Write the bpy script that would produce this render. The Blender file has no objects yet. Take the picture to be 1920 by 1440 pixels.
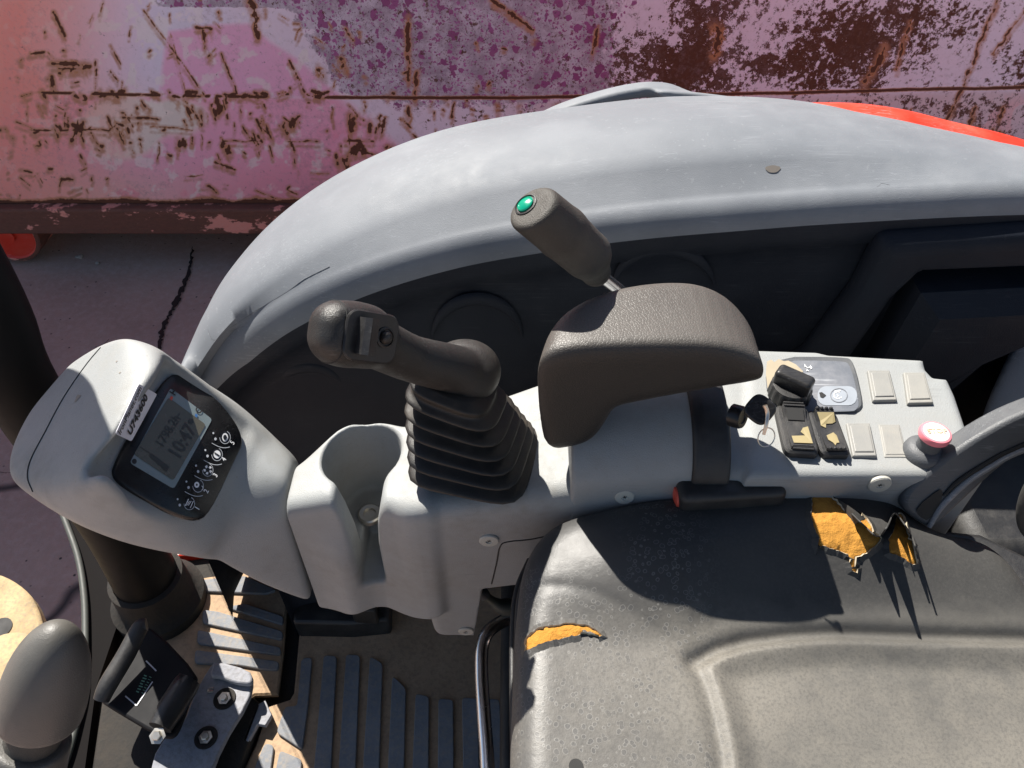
import bpy, bmesh, math, random
import numpy as np
from mathutils import Vector, Matrix
random.seed(7); RNG = np.random.RandomState(11)
sc = bpy.context.scene
col = sc.collection
R = math.radians
# ------------------------------------------------------------------ camera
H = 1.20
cam_d = bpy.data.cameras.new('camera'); cam = bpy.data.objects.new('camera', cam_d); col.objects.link(cam)
cam.location = (0, 0, H); cam.rotation_euler = (R(45), 0, 0)
cam_d.sensor_width = 36; cam_d.lens = 36*1442/1920; cam_d.clip_start = .02; cam_d.clip_end = 2000
sc.camera = cam
# ------------------------------------------------------------------ light
SUN = Vector((.47, -.71, -1.0)).normalized()          # direction the light travels
world = bpy.data.worlds.new('World'); sc.world = world; world.use_nodes = True
wn = world.node_tree.nodes; wl = world.node_tree.links
bg = wn['Background']; sky = wn.new('ShaderNodeTexSky'); sky.sky_type = 'NISHITA'; sky.sun_disc = False
sky.sun_elevation = math.asin(-SUN.z); sky.sun_rotation = math.atan2(-SUN.x, -SUN.y)
wl.new(sky.outputs[0], bg.inputs[0]); bg.inputs[1].default_value = .06
sd = bpy.data.lights.new('sun', 'SUN'); sd.energy = 5.0; sd.angle = R(.5); sd.color = (1, .95, .87)
so = bpy.data.objects.new('sun', sd); col.objects.link(so); so.location = (-3, 3, 6)
so.rotation_euler = SUN.to_track_quat('-Z', 'Y').to_euler()
sc.view_settings.view_transform = 'Standard'; sc.view_settings.look = 'None'
sc.view_settings.exposure = 1.15; sc.view_settings.gamma = 1

# ------------------------------------------------------------------ pixel -> place helpers
F = 1442.0; K = math.sqrt(.5)
def ray(u, v):
    a = (u-960)/F; b = (720-v)/F
    return np.array([a, K*(1+b), -K*(1-b)])
CAM = np.array([0, 0, H])
def Z(u, v, z):
    d = ray(u, v); return CAM + d*((z-H)/d[2])
def Y(u, v, y):
    d = ray(u, v); return CAM + d*(y/d[1])
def PL(u, v, C, N):
    d = ray(u, v); return CAM + d*(np.dot(np.array(C)-CAM, N)/np.dot(d, N))
def T(u, v, t): return CAM + ray(u, v)*t
def pix(p):
    q = np.asarray(p, float)-CAM; t = K*(q[1]-q[2]); b = K*(q[1]+q[2])/t
    return (960+F*q[0]/t, 720-F*b)
def nrm(v): v = np.array(v, float); return v/np.linalg.norm(v)

# ------------------------------------------------------------------ materials
def mat(name): 
    m = bpy.data.materials.new(name); m.use_nodes = True
    nt = m.node_tree; return m, nt, nt.nodes, nt.links, nt.nodes['Principled BSDF']
def node(nt, typ, **kw):
    n = nt.nodes.new(typ)
    for k, v in kw.items():
        if k.startswith('i_'): n.inputs[int(k[2:]) if k[2:].isdigit() else k[2:]].default_value = v
        else: setattr(n, k, v)
    return n
def ramp(nt, src, stops, interp='LINEAR'):
    r = nt.nodes.new('ShaderNodeValToRGB'); r.color_ramp.interpolation = interp
    e = r.color_ramp.elements
    while len(e) < len(stops): e.new(.5)
    for i, (p, c) in enumerate(stops):
        e[i].position = p; e[i].color = (c, c, c, 1) if isinstance(c, (int, float)) else (*c, 1)
    nt.links.new(src, r.inputs[0]); return r.outputs[0]
def mix(nt, f, a, b, blend='MIX'):
    m = nt.nodes.new('ShaderNodeMix'); m.data_type = 'RGBA'; m.blend_type = blend
    for i, s in ((0, f), (6, a), (7, b)):
        if hasattr(s, 'is_linked') or hasattr(s, 'links'): nt.links.new(s, m.inputs[i])
        elif i == 0: m.inputs[0].default_value = s
        else: m.inputs[i].default_value = (*s, 1)
    return m.outputs[2]
def mth(nt, op, a, b=0.0, clamp=False):
    m = nt.nodes.new('ShaderNodeMath'); m.operation = op; m.use_clamp = clamp
    for i, s in ((0, a), (1, b)):
        if hasattr(s, 'links'): nt.links.new(s, m.inputs[i])
        else: m.inputs[i].default_value = s
    return m.outputs[0]
def coords(nt, scale=(1, 1, 1), rot=(0, 0, 0)):
    g = nt.nodes.new('ShaderNodeNewGeometry'); mp = nt.nodes.new('ShaderNodeMapping')
    mp.inputs['Scale'].default_value = scale; mp.inputs['Rotation'].default_value = rot
    nt.links.new(g.outputs['Position'], mp.inputs['Vector']); return mp.outputs[0]
def noise(nt, vec, scale, detail=4, rough=.55, dist=0):
    n = node(nt, 'ShaderNodeTexNoise', i_Scale=scale, i_Detail=detail, i_Roughness=rough, i_Distortion=dist)
    nt.links.new(vec, n.inputs['Vector']); return n.outputs[0]
def voro(nt, vec, scale, feature='F1', rnd=1.0):
    n = nt.nodes.new('ShaderNodeTexVoronoi'); n.feature = feature
    n.inputs['Scale'].default_value = scale; n.inputs['Randomness'].default_value = rnd
    nt.links.new(vec, n.inputs['Vector']); return n
def bump(nt, h, strength, dist, prev=None):
    b = nt.nodes.new('ShaderNodeBump'); b.inputs['Strength'].default_value = strength; b.inputs['Distance'].default_value = dist
    nt.links.new(h, b.inputs['Height'])
    if prev is not None: nt.links.new(prev, b.inputs['Normal'])
    return b.outputs[0]

def plastic(name, base, rough=.5, dust=(.35, .32, .28), dust_amt=.25, grain=.3, gscale=900, scratches=0, var=.12, spec=.5, dscale=7, scrcol=(.6,.62,.64)):
    m, nt, N, L, P = mat(name)
    c = coords(nt)
    n1 = noise(nt, c, dscale, 6, .6); n2 = noise(nt, c, dscale*9, 5, .6)
    lo = tuple(x*(1-var) for x in base); hi = tuple(min(1, x*(1+var)) for x in base)
    bc = mix(nt, n1, lo, hi)
    dm = mth(nt, 'MULTIPLY', ramp(nt, n1, [(.42, 0), (.68, 1)]), ramp(nt, n2, [(.3, .35), (.7, 1)]))
    sp = ramp(nt, noise(nt, c, dscale*45, 2, .5), [(.66, 0), (.72, 1)])
    dm = mth(nt, 'MAXIMUM', dm, mth(nt, 'MULTIPLY', sp, .6))
    bc = mix(nt, mth(nt, 'MULTIPLY', dm, dust_amt), bc, dust)
    if scratches:
        s = None
        for i, ang in enumerate((.35, -.6, 1.2)):
            cc = coords(nt, (3.5, 260, 260), (0, 0, ang))
            sN = noise(nt, cc, 1.0, 1, .5, 0)
            w = mth(nt, 'SUBTRACT', 1.0, mth(nt, 'MULTIPLY', mth(nt, 'ABSOLUTE', mth(nt, 'SUBTRACT', sN, .5)), 60.0), True)
            g = ramp(nt, noise(nt, coords(nt, (1, 1, 1), (i, i*2, 0)), 11+3*i, 2), [(.56, 0), (.66, 1)])
            w = mth(nt, 'MULTIPLY', w, g)
            s = w if s is None else mth(nt, 'MAXIMUM', s, w)
        bc = mix(nt, mth(nt, 'MULTIPLY', s, scratches), bc, scrcol)
    L.new(bc, P.inputs['Base Color'])
    rr = mth(nt, 'ADD', mth(nt, 'MULTIPLY', n2, .25), rough-.12+0.0)
    rr = mth(nt, 'ADD', rr, mth(nt, 'MULTIPLY', dm, .2), True)
    L.new(rr, P.inputs['Roughness']); P.inputs['Specular IOR Level'].default_value = spec
    v = voro(nt, c, gscale); b = bump(nt, v.outputs['Distance'], grain, .0004)
    b = bump(nt, n1, .25, .004, b)
    L.new(b, P.inputs['Normal'])
    return m
def flat(name, base, rough=.5, metal=0, spec=.5, emit=None):
    m, nt, N, L, P = mat(name); c = coords(nt); n = noise(nt, c, 60, 4)
    L.new(mix(nt, n, tuple(x*.82 for x in base), tuple(min(1, x*1.14) for x in base)), P.inputs['Base Color'])
    L.new(mth(nt, 'ADD', mth(nt, 'MULTIPLY', n, .2), rough-.1), P.inputs['Roughness'])
    P.inputs['Metallic'].default_value = metal; P.inputs['Specular IOR Level'].default_value = spec
    return m

M = {}
M['console'] = plastic('console_plastic', (.275, .286, .287), .5, (.20, .18, .145), .6, .45, 1300, .3, .1, .4, 9, (.14,.14,.14))
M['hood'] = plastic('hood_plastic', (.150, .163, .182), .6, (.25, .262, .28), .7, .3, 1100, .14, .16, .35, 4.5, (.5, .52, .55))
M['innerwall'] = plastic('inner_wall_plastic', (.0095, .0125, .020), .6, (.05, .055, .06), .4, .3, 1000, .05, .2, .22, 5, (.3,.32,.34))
M['black'] = plastic('black_plastic', (.014, .014, .015), .48, (.13, .12, .105), .3, .3, 1500, 0, .2, .5, 20)
M['rubber'] = plastic('boot_rubber', (.011, .0105, .010), .48, (.12, .095, .07), .4, .3, 1400, 0, .2, .4, 16)
M['grip'] = plastic('grip_plastic', (.015, .014, .013), .46, (.09, .075, .06), .35, .5, 1400, .15, .12, .5, 14)
M['leverg'] = plastic('lever_grip_plastic', (.048, .044, .038), .6, (.14, .13, .115), .4, .7, 1200, 0, .1, .4, 16)
M['glossblack'] = plastic('gloss_black', (.012, .012, .013), .28, (.10, .095, .09), .25, .0, 900, .06, .2, .35, 12)
M['greytrim'] = plastic('seat_trim_plastic', (.055, .06, .068), .5, (.15, .15, .148), .55, .4, 1000, .12, .12, .5, 8)
M['seatshell'] = plastic('seat_shell_plastic', (.15, .16, .18), .5, (.24, .24, .24), .4, .4, 1000, .35, .12, .5, 8)
M['red'] = plastic('red_paint', (.66, .035, .014), .32, (.5, .24, .16), .35, .05, 400, .3, .1, .5, 6)
M['chrome'] = flat('bar_steel', (.7, .7, .72), .24, 1)
M['steel'] = flat('bolt_steel', (.55, .52, .46), .38, .9)
M['cap'] = plastic('screw_cap_plastic', (.42, .42, .38), .5, (.3, .27, .22), .4, .3, 900, 0, .1)
M['blank'] = plastic('blank_plug_plastic', (.225, .225, .215), .5, (.42, .38, .3), .3, .3, 1200, 0, .05)
M['foam'] = None
M['white'] = flat('white_paint', (.8, .8, .8), .5)
M['greyprint'] = flat('grey_print', (.5, .52, .55), .5)
M['dark'] = flat('dark_void', (.01, .01, .01), .7)
M['green'] = flat('green_button', (.0, .28, .17), .25)
M['pink'] = flat('faded_red_plastic', (.75, .2, .24), .45)
M['capdisc'] = flat('sunbleached_cap_face', (.8, .68, .6), .5)
M['stopword'] = flat('worn_orange_print', (.75, .5, .32), .5)
M['brass'] = flat('key_metal', (.6, .5, .42), .3, 1)
M['lcd'] = flat('lcd_glass', (.10, .092, .068), .25)
M['lcdframe'] = flat('lcd_frame_print', (.20, .245, .255), .3)
M['lcdink'] = flat('lcd_ink', (.035, .032, .024), .3)
M['ink'] = flat('black_ink', (.02, .018, .02), .6)
M['sticker'] = flat('sticker_paper', (.66, .66, .72), .45)
M['redink'] = flat('red_ink', (.6, .08, .05), .5)
M['blueink'] = flat('blue_ink', (.05, .16, .4), .5)
M['panelpad'] = plastic('faded_pad', (.12, .13, .15), .5, (.26, .26, .275), .7, .1, 600, .4, .1, .4, 22)
M['peel'] = flat('peeled_decal', (.27, .22, .11), .7)
M['sheen'] = flat('pale_decal', (.27, .295, .33), .5)
M['stone'] = flat('stone', (.3, .27, .24), .9)

def armrest_mat():
    m, nt, N, L, P = mat('cracked_vinyl'); c = coords(nt)
    n1 = noise(nt, c, 12, 5)
    v1 = voro(nt, mixvec(nt, c, 60, .004), 430, 'DISTANCE_TO_EDGE')
    bc = mix(nt, n1, (.058, .053, .048), (.098, .088, .078))
    ck = ramp(nt, v1.outputs['Distance'], [(.0, 1), (.09, 0)])
    bc = mix(nt, mth(nt, 'MULTIPLY', ck, .55), bc, (.05, .045, .04))
    L.new(bc, P.inputs['Base Color'])
    L.new(ramp(nt, n1, [(.3, .44), (.7, .62)]), P.inputs['Roughness'])
    h = ramp(nt, v1.outputs['Distance'], [(0, 0), (.16, 1)])
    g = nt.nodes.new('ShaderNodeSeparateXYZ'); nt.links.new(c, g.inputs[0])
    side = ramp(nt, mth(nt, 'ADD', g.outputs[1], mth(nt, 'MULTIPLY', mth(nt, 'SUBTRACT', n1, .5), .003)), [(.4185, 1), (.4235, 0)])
    bc2 = mix(nt, side, bc, (.015, .014, .0125)); L.new(bc2, P.inputs['Base Color'])  # near face darkened in the colour, standing in for its shade
    b = bump(nt, h, .3, .0005); L.new(b, P.inputs['Normal']); return m
def mixvec(nt, c, scale, amt):
    n = node(nt, 'ShaderNodeTexNoise', i_Scale=scale, i_Detail=2); nt.links.new(c, n.inputs['Vector'])
    vm = nt.nodes.new('ShaderNodeVectorMath'); vm.operation = 'MULTIPLY_ADD'
    nt.links.new(n.outputs[1], vm.inputs[0]); vm.inputs[1].default_value = (amt,)*3; nt.links.new(c, vm.inputs[2])
    return vm.outputs[0]
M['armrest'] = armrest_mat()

def seat_mat():
    m, nt, N, L, P = mat('worn_seat_vinyl'); c = coords(nt)
    n1 = noise(nt, c, 6, 6, .6); n2 = noise(nt, c, 60, 5, .65); n3 = noise(nt, c, 420, 3, .6)
    bc = mix(nt, ramp(nt, n1, [(.35, 0), (.65, 1)]), (.082, .079, .073), (.160, .149, .130))
    bc = mix(nt, mth(nt, 'MULTIPLY', ramp(nt, n2, [(.40, 0), (.66, 1)]), .45), bc, (.16, .147, .125))
    g = nt.nodes.new('ShaderNodeSeparateXYZ'); nt.links.new(c, g.inputs[0])
    yy = mth(nt, 'ADD', g.outputs[1], mth(nt, 'MULTIPLY', mth(nt, 'SUBTRACT', n2, .5), .05))
    rub = mth(nt, 'MULTIPLY', ramp(nt, yy, [(.265, 0), (.315, 1)]), ramp(nt, n1, [(.25, 1), (.7, .82)]))
    bc = mix(nt, rub, bc, (.034, .034, .034))
    lf = mth(nt, 'MULTIPLY', ramp(nt, g.outputs[0], [(.09, 1), (.15, 0)]), .35)
    bc = mix(nt, lf, bc, (.07, .07, .072))
    bc = mix(nt, mth(nt, 'MULTIPLY', ramp(nt, n3, [(.46, 0), (.64, 1)]), .4), bc, (.06, .058, .055))
    # lifted bubble rings in the coating
    vec = mixvec(nt, c, 90, .004)
    v = voro(nt, vec, 190, 'F1', 1.0)
    ring = ramp(nt, v.outputs['Distance'], [(.30, 0), (.36, 1), (.42, 0)])
    disc = ramp(nt, v.outputs['Distance'], [(.34, 1), (.38, 0)])
    g = nt.nodes.new('ShaderNodeSeparateXYZ'); nt.links.new(c, g.inputs[0])
    sel = mth(nt, 'GREATER_THAN', sepx(nt, v.outputs['Color']), .08)
    reg = mth(nt, 'MULTIPLY', ramp(nt, noise(nt, c, 13, 3), [(.36, 0), (.50, 1)]), ramp(nt, g.outputs[0], [(.0, 1), (.13, 1), (.17, 0)]))
    w = mth(nt, 'MULTIPLY', sel, reg)
    bc = mix(nt, mth(nt, 'MULTIPLY', mth(nt, 'MULTIPLY', disc, w), .45), bc, (.055, .056, .058))
    bc = mix(nt, mth(nt, 'MULTIPLY', mth(nt, 'MULTIPLY', ring, w), .38), bc, (.28, .27, .25))
    L.new(bc, P.inputs['Base Color'])
    rg = mth(nt, 'ADD', ramp(nt, g.outputs[0], [(0, .36), (.1, .44), (.2, .53), (.4, .56)]), mth(nt, 'MULTIPLY', n2, .12))
    L.new(rg, P.inputs['Roughness'])
    P.inputs['Specular IOR Level'].default_value = .34
    b = bump(nt, voro(nt, c, 900).outputs['Distance'], .10, .0004)
    b = bump(nt, mth(nt, 'MULTIPLY', ring, w), .10, .0004, b)
    b = bump(nt, n1, .5, .006, b)
    L.new(b, P.inputs['Normal']); return m
def sepx(nt, c):
    s = nt.nodes.new('ShaderNodeSeparateColor'); nt.links.new(c, s.inputs[0]); return s.outputs[0]
M['seat'] = seat_mat()
def foam_mat():
    m, nt, N, L, P = mat('seat_foam'); c = coords(nt); n = noise(nt, c, 90, 6, .7); n2 = noise(nt, c, 25, 3)
    bc = mix(nt, n, (.27, .115, .012), (.55, .26, .035)); bc = mix(nt, ramp(nt, n2, [(.5, 0), (.75, .8)]), bc, (.5, .22, .03))
    L.new(bc, P.inputs['Base Color']); P.inputs['Roughness'].default_value = .9
    L.new(bump(nt, n, .8, .004), P.inputs['Normal']); return m
M['foam'] = foam_mat()
def floor_mat(name, a, b, d):
    m, nt, N, L, P = mat(name); c = coords(nt); n = noise(nt, c, 14, 7, .65); n2 = noise(nt, c, 150, 4, .6)
    bc = mix(nt, ramp(nt, n, [(.3, 0), (.7, 1)]), a, b)
    bc = mix(nt, mth(nt, 'MULTIPLY', ramp(nt, n2, [(.45, 0), (.65, 1)]), .4), bc, d)
    L.new(bc, P.inputs['Base Color']); P.inputs['Roughness'].default_value = .85
    L.new(bump(nt, n2, .5, .002), P.inputs['Normal']); return m
M['mud'] = floor_mat('dusty_mat_ground', (.30, .20, .12), (.42, .29, .18), (.17, .125, .09))
M['rib'] = floor_mat('dusty_mat_rib', (.13, .14, .16), (.22, .225, .235), (.3, .25, .19))
M['deck'] = floor_mat('painted_deck', (.009, .008, .007), (.022, .017, .012), (.006, .006, .006))
M['plate'] = floor_mat('worn_steel_plate', (.2, .21, .24), (.3, .3, .32), (.14, .13, .12))
M['yellow'] = floor_mat('worn_yellow_metal', (.26, .19, .10), (.50, .37, .20), (.16, .15, .13))
M['pillar'] = flat('pillar_paint', (.007, .007, .007), .6, 0, .12)
M['edge'] = flat('weathered_edge_trim', (.045, .05, .045), .6)

def ground_mat():
    m, nt, N, L, P = mat('old_concrete'); c = coords(nt)
    n = noise(nt, c, 2.2, 8, .65); n2 = noise(nt, c, 40, 6, .7); v = voro(nt, mixvec(nt, c, 3, .3), .9, 'DISTANCE_TO_EDGE')
    bc = mix(nt, ramp(nt, n, [(.3, 0), (.7, 1)]), (.30, .212, .175), (.41, .30, .25))
    bc = mix(nt, mth(nt, 'MULTIPLY', ramp(nt, n2, [(.45, 0), (.7, 1)]), .5), bc, (.46, .36, .32))
    pits = ramp(nt, voro(nt, c, 34).outputs['Distance'], [(.1, 1), (.16, 0)])
    pm = ramp(nt, noise(nt, c, 9, 3), [(.5, 0), (.6, 1)])
    bc = mix(nt, mth(nt, 'MULTIPLY', pits, pm), bc, (.04, .03, .03))
    crack = ramp(nt, v.outputs['Distance'], [(.0, 1), (.006, .8), (.018, 0)])
    bc = mix(nt, crack, bc, (.035, .028, .028))
    L.new(bc, P.inputs['Base Color']); P.inputs['Roughness'].default_value = .85
    b = bump(nt, n2, .5, .006); b = bump(nt, crack, -.6, .01, b); L.new(b, P.inputs['Normal']); return m
M['ground'] = ground_mat()

# ------------------------------------------------------------------ mesh helpers
def link(o, parent=None, label=None, cat=None, group=None, kind=None):
    col.objects.link(o)
    if parent is not None: o.parent = parent
    for k, v in (('label', label), ('category', cat), ('group', group), ('kind', kind)):
        if v: o[k] = v
    return o
def empty(name, loc, label, cat, group=None):
    o = bpy.data.objects.new(name, None); o.location = loc; o.empty_display_size = .05
    link(o, None, label, cat, group); return o
def frame(n, up=(0, 1, 0)):
    n = nrm(n); x = np.cross(up, n)
    if np.linalg.norm(x) < 1e-5: x = np.cross((1, 0, 0), n)
    x = nrm(x); y = np.cross(n, x); return x, y, n
class MB:
    def __init__(s): s.v = []; s.f = []; s.m = []
    def add(s, vs, fs, mi=0):
        k = len(s.v); s.v += [tuple(float(c) for c in p) for p in vs]; s.f += [tuple(i+k for i in f) for f in fs]; s.m += [mi]*len(fs); return s
    def grid(s, rows, mi=0, closed=False):
        n = len(rows[0]); vs = [p for r in rows for p in r]; fs = []
        for i in range(len(rows)-1):
            for j in range(n if closed else n-1):
                a = i*n+j; b = i*n+(j+1) % n; fs.append((a, b, b+n, a+n))
        return s.add(vs, fs, mi)
    def tube(s, pts, rad, mi=0, n=16, smooth=6, caps=True, flat_=1.0):
        P_, Rr = spline(pts, rad, smooth); rows = []
        prev = None
        for i, p in enumerate(P_):
            t = nrm(P_[min(i+1, len(P_)-1)]-P_[max(i-1, 0)])
            if prev is None: x, y, _ = frame(t)
            else: x = nrm(prev-t*np.dot(prev, t)); y = np.cross(t, x)
            prev = x
            rows.append([p+Rr[i]*(math.cos(a)*x+math.sin(a)*y*flat_) for a in np.linspace(0, 2*math.pi, n, endpoint=False)])
        s.grid(rows, mi, True)
        if caps:
            k = len(s.v); n0 = k-len(rows)*n
            s.f.append(tuple(range(n0+n-1, n0-1, -1))); s.m.append(mi)
            s.f.append(tuple(range(k-n, k))); s.m.append(mi)
        return s
    def lathe(s, c, axis, prof, mi=0, n=32, up=(0, 1, 0)):
        x, y, z = frame(axis, up); c = np.array(c, float)
        rows = [[c+z*h+r*(math.cos(a)*x+math.sin(a)*y) for a in np.linspace(0, 2*math.pi, n, endpoint=False)] for r, h in prof]
        return s.grid(rows, mi, True)
    def prism(s, poly, off, mi=0, side=None, bev=0.0):
        """closed prism: poly 3D points (bottom), off vector to the top"""
        poly = [np.array(p, float) for p in poly]; off = np.array(off, float); n = len(poly)
        cen = sum(poly)/n
        if bev > 0:
            L_ = np.linalg.norm(off); o1 = off*(1-bev/L_)
            top = [inset(poly, i, bev, off)+off for i in range(n)]
            rows = [poly, [p+o1 for p in poly], top]
        else: rows = [poly, [p+off for p in poly]]
        vs = [p for r in rows for p in r]; fs = []
        for k in range(len(rows)-1):
            for j in range(n): fs.append((k*n+j, k*n+(j+1) % n, (k+1)*n+(j+1) % n, (k+1)*n+j))
        fs.append(tuple(range((len(rows)-1)*n, len(rows)*n))); fs.append(tuple(range(n-1, -1, -1)))
        return s.add(vs, fs, mi)
    def sheet(s, poly, mi=0): return s.add(poly, [tuple(range(len(poly)))], mi)
    def mesh(s, me, mat4=None, mi=0):
        vs = [(mat4 @ v.co if mat4 else v.co) for v in me.vertices]
        return s.add(vs, [tuple(p.vertices) for p in me.polygons], mi)
    def build(s, name, mats, parent=None, smooth=True, angle=40, bevel=0, seg=2, **kw):
        me = bpy.data.meshes.new(name); me.from_pydata(s.v, [], s.f)
        for m in (mats if isinstance(mats, (list, tuple)) else [mats]): me.materials.append(m)
        me.polygons.foreach_set('material_index', s.m); me.validate(); me.update()
        bm = bmesh.new(); bm.from_mesh(me); bmesh.ops.recalc_face_normals(bm, faces=bm.faces); bm.to_mesh(me); bm.free()
        o = bpy.data.objects.new(name, me)
        if bevel:
            b = o.modifiers.new('bevel', 'BEVEL'); b.width = bevel; b.segments = seg; b.limit_method = 'ANGLE'; b.angle_limit = R(35)
        if smooth:
            me.shade_smooth(); me.set_sharp_from_angle(angle=R(angle))
        return link(o, parent, **kw)
def inset(poly, i, d, off):
    n = len(poly); a, b, c = poly[i-1], poly[i], poly[(i+1) % n]; N_ = nrm(off)
    e1 = nrm(b-a); e2 = nrm(c-b); cen = sum(poly)/n
    n1 = np.cross(N_, e1); n2 = np.cross(N_, e2)
    if np.dot(n1, cen-b) < 0 and np.dot(n2, cen-b) < 0: n1 = -n1; n2 = -n2
    m_ = n1+n2; l = np.linalg.norm(m_)
    if l < 1e-6: return b
    m_ = m_/l; return b+m_*min(d/max(.35, np.dot(m_, n1)), d*2.5)
def spline(pts, rad, k=6):
    P_ = [np.array(p, float) for p in pts]; n = len(P_)
    r = [rad]*n if isinstance(rad, (int, float)) else list(rad)
    if n < 3 or k <= 1: return P_, r
    out, ro = [], []
    for i in range(n-1):
        p0 = P_[i-1] if i > 0 else 2*P_[0]-P_[1]; p3 = P_[i+2] if i+2 < n else 2*P_[-1]-P_[-2]
        p1, p2 = P_[i], P_[i+1]
        for j in range(k):
            t = j/k
            out.append(.5*(2*p1+(p2-p0)*t+(2*p0-5*p1+4*p2-p3)*t*t+(3*p1-p0-3*p2+p3)*t**3)); ro.append(r[i]*(1-t)+r[i+1]*t)
    out.append(P_[-1]); ro.append(r[-1]); return out, ro
def chaikin(poly, n=2, closed=True):
    P_ = [np.array(p, float) for p in poly]
    for _ in range(n):
        q = []
        m_ = len(P_)
        for i in range(m_ if closed else m_-1):
            a, b = P_[i], P_[(i+1) % m_]; q += [a*.75+b*.25, a*.25+b*.75]
        if not closed: q = [P_[0]]+q+[P_[-1]]
        P_ = q
    return P_
def rnd(poly, r=.004, n=4):
    P_ = [np.array(p, float) for p in poly]; out = []
    for i, b in enumerate(P_):
        a, c = P_[i-1], P_[(i+1) % len(P_)]; a = b+nrm(a-b)*min(r, np.linalg.norm(a-b)*.48); c = b+nrm(c-b)*min(r, np.linalg.norm(c-b)*.48)
        out += [(1-t)**2*a+2*t*(1-t)*b+t*t*c for t in np.linspace(0, 1, n)]
    return out
def rrect(cx, cy, w, h, r, n=5):
    o = []
    for sx, sy, a0 in ((1, 1, 0), (-1, 1, 90), (-1, -1, 180), (1, -1, 270)):
        for k in range(n):
            a = R(a0+90*k/(n-1)); o.append((cx+sx*(w/2-r)+r*math.cos(a), cy+sy*(h/2-r)+r*math.sin(a)))
    return o
def text_mesh(s, size, bold=0.0):
    cu = bpy.data.curves.new('t', 'FONT'); cu.body = s; cu.size = size; cu.align_x = 'CENTER'; cu.align_y = 'CENTER'
    cu.offset = bold; cu.extrude = 0; cu.resolution_u = 3
    o = bpy.data.objects.new('t', cu); col.objects.link(o)
    dg = bpy.context.evaluated_depsgraph_get(); me = bpy.data.meshes.new_from_object(o.evaluated_get(dg))
    bpy.data.objects.remove(o); return me
def plane_m(C, X, Yv):
    N_ = np.cross(X, Yv); m_ = Matrix.Identity(4)
    for i in range(3): m_[i][0] = X[i]; m_[i][1] = Yv[i]; m_[i][2] = N_[i]; m_[i][3] = C[i]
    return m_

# ------------------------------------------------------------------ signed distance toolkit (molded plastics, vinyl, grips)
def smin(a, b, k): h = np.clip(.5+.5*(b-a)/k, 0, 1); return b*(1-h)+a*h-k*h*(1-h)
def smax(a, b, k): return -smin(-a, -b, k)
def s_box(c, ax, half, r=0.0):
    A = np.array([nrm(a) for a in ax]); c = np.array(c, float); half = np.array(half, float)
    def f(p):
        q = np.abs((p-c)@A.T)-(half-r)
        return np.linalg.norm(np.maximum(q, 0), axis=1)+np.minimum(q.max(1), 0)-r
    return f
def s_cone(a, b, ra, rb):
    a = np.array(a, float); b = np.array(b, float); d = b-a; L2 = d@d
    def f(p):
        t = np.clip((p-a)@d/L2, 0, 1); return np.linalg.norm(p-a-t[:, None]*d, axis=1)-(ra+(rb-ra)*t)
    return f
def s_ell(c, ax, rad):
    A = np.array([nrm(a) for a in ax]); c = np.array(c, float); rad = np.array(rad, float)
    def f(p):
        q = (p-c)@A.T; k0 = np.linalg.norm(q/rad, axis=1); k1 = np.linalg.norm(q/(rad*rad), axis=1); return k0*(k0-1)/np.maximum(k1, 1e-9)
    return f
def poly2(poly, x, y):
    P_ = np.array([(p[0], p[1]) for p in poly], float); n = len(P_); d = np.full(x.shape, 1e9); s = np.ones(x.shape)
    for i in range(n):
        a = P_[i]; b = P_[i-1]; ex, ey = b-a; wx = x-a[0]; wy = y-a[1]
        t = np.clip((wx*ex+wy*ey)/(ex*ex+ey*ey+1e-14), 0, 1); dx = wx-ex*t; dy = wy-ey*t
        d = np.minimum(d, dx*dx+dy*dy)
        c1 = y >= a[1]; c2 = y < b[1]; c3 = ex*wy > ey*wx
        s = np.where((c1 & c2 & c3) | (~c1 & ~c2 & ~c3), -s, s)
    return s*np.sqrt(d)
def s_ext(poly, ix, iy, iz, lo, hi, k=.006):
    def f(p):
        d = poly2(poly, p[:, ix], p[:, iy]); h = np.abs(p[:, iz]-(lo+hi)/2)-(hi-lo)/2; return smax(d, h, k)
    return f
def s_hull(pts, k):
    bm = bmesh.new(); vs = [bm.verts.new(tuple(p)) for p in pts]
    bmesh.ops.convex_hull(bm, input=vs); bm.normal_update(); cen = np.mean(np.array(pts), axis=0); pl = []
    for f in bm.faces:
        n = np.array(f.normal); 
        if np.linalg.norm(n) < .5: continue
        d = np.dot(n, np.array(f.verts[0].co)); 
        if np.dot(n, cen)-d > 0: n = -n; d = -d
        if not any(np.dot(n, q[0]) > .995 and abs(d-q[1]) < .002 for q in pl): pl.append((n, d))
    bm.free(); Nn = np.array([q[0] for q in pl]); D = np.array([q[1] for q in pl])
    def f(p):
        q = p@Nn.T-D; m_ = q.max(1)
        return m_+k*np.log(np.exp((q-m_[:, None])/k).sum(1))
    return f
def U(fs, k):
    def f(p):
        d = fs[0](p)
        for g in fs[1:]: d = smin(d, g(p), k)
        return d
    return f
def SUB(a, b, k): return lambda p: smax(a(p), -b(p), k)
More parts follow.
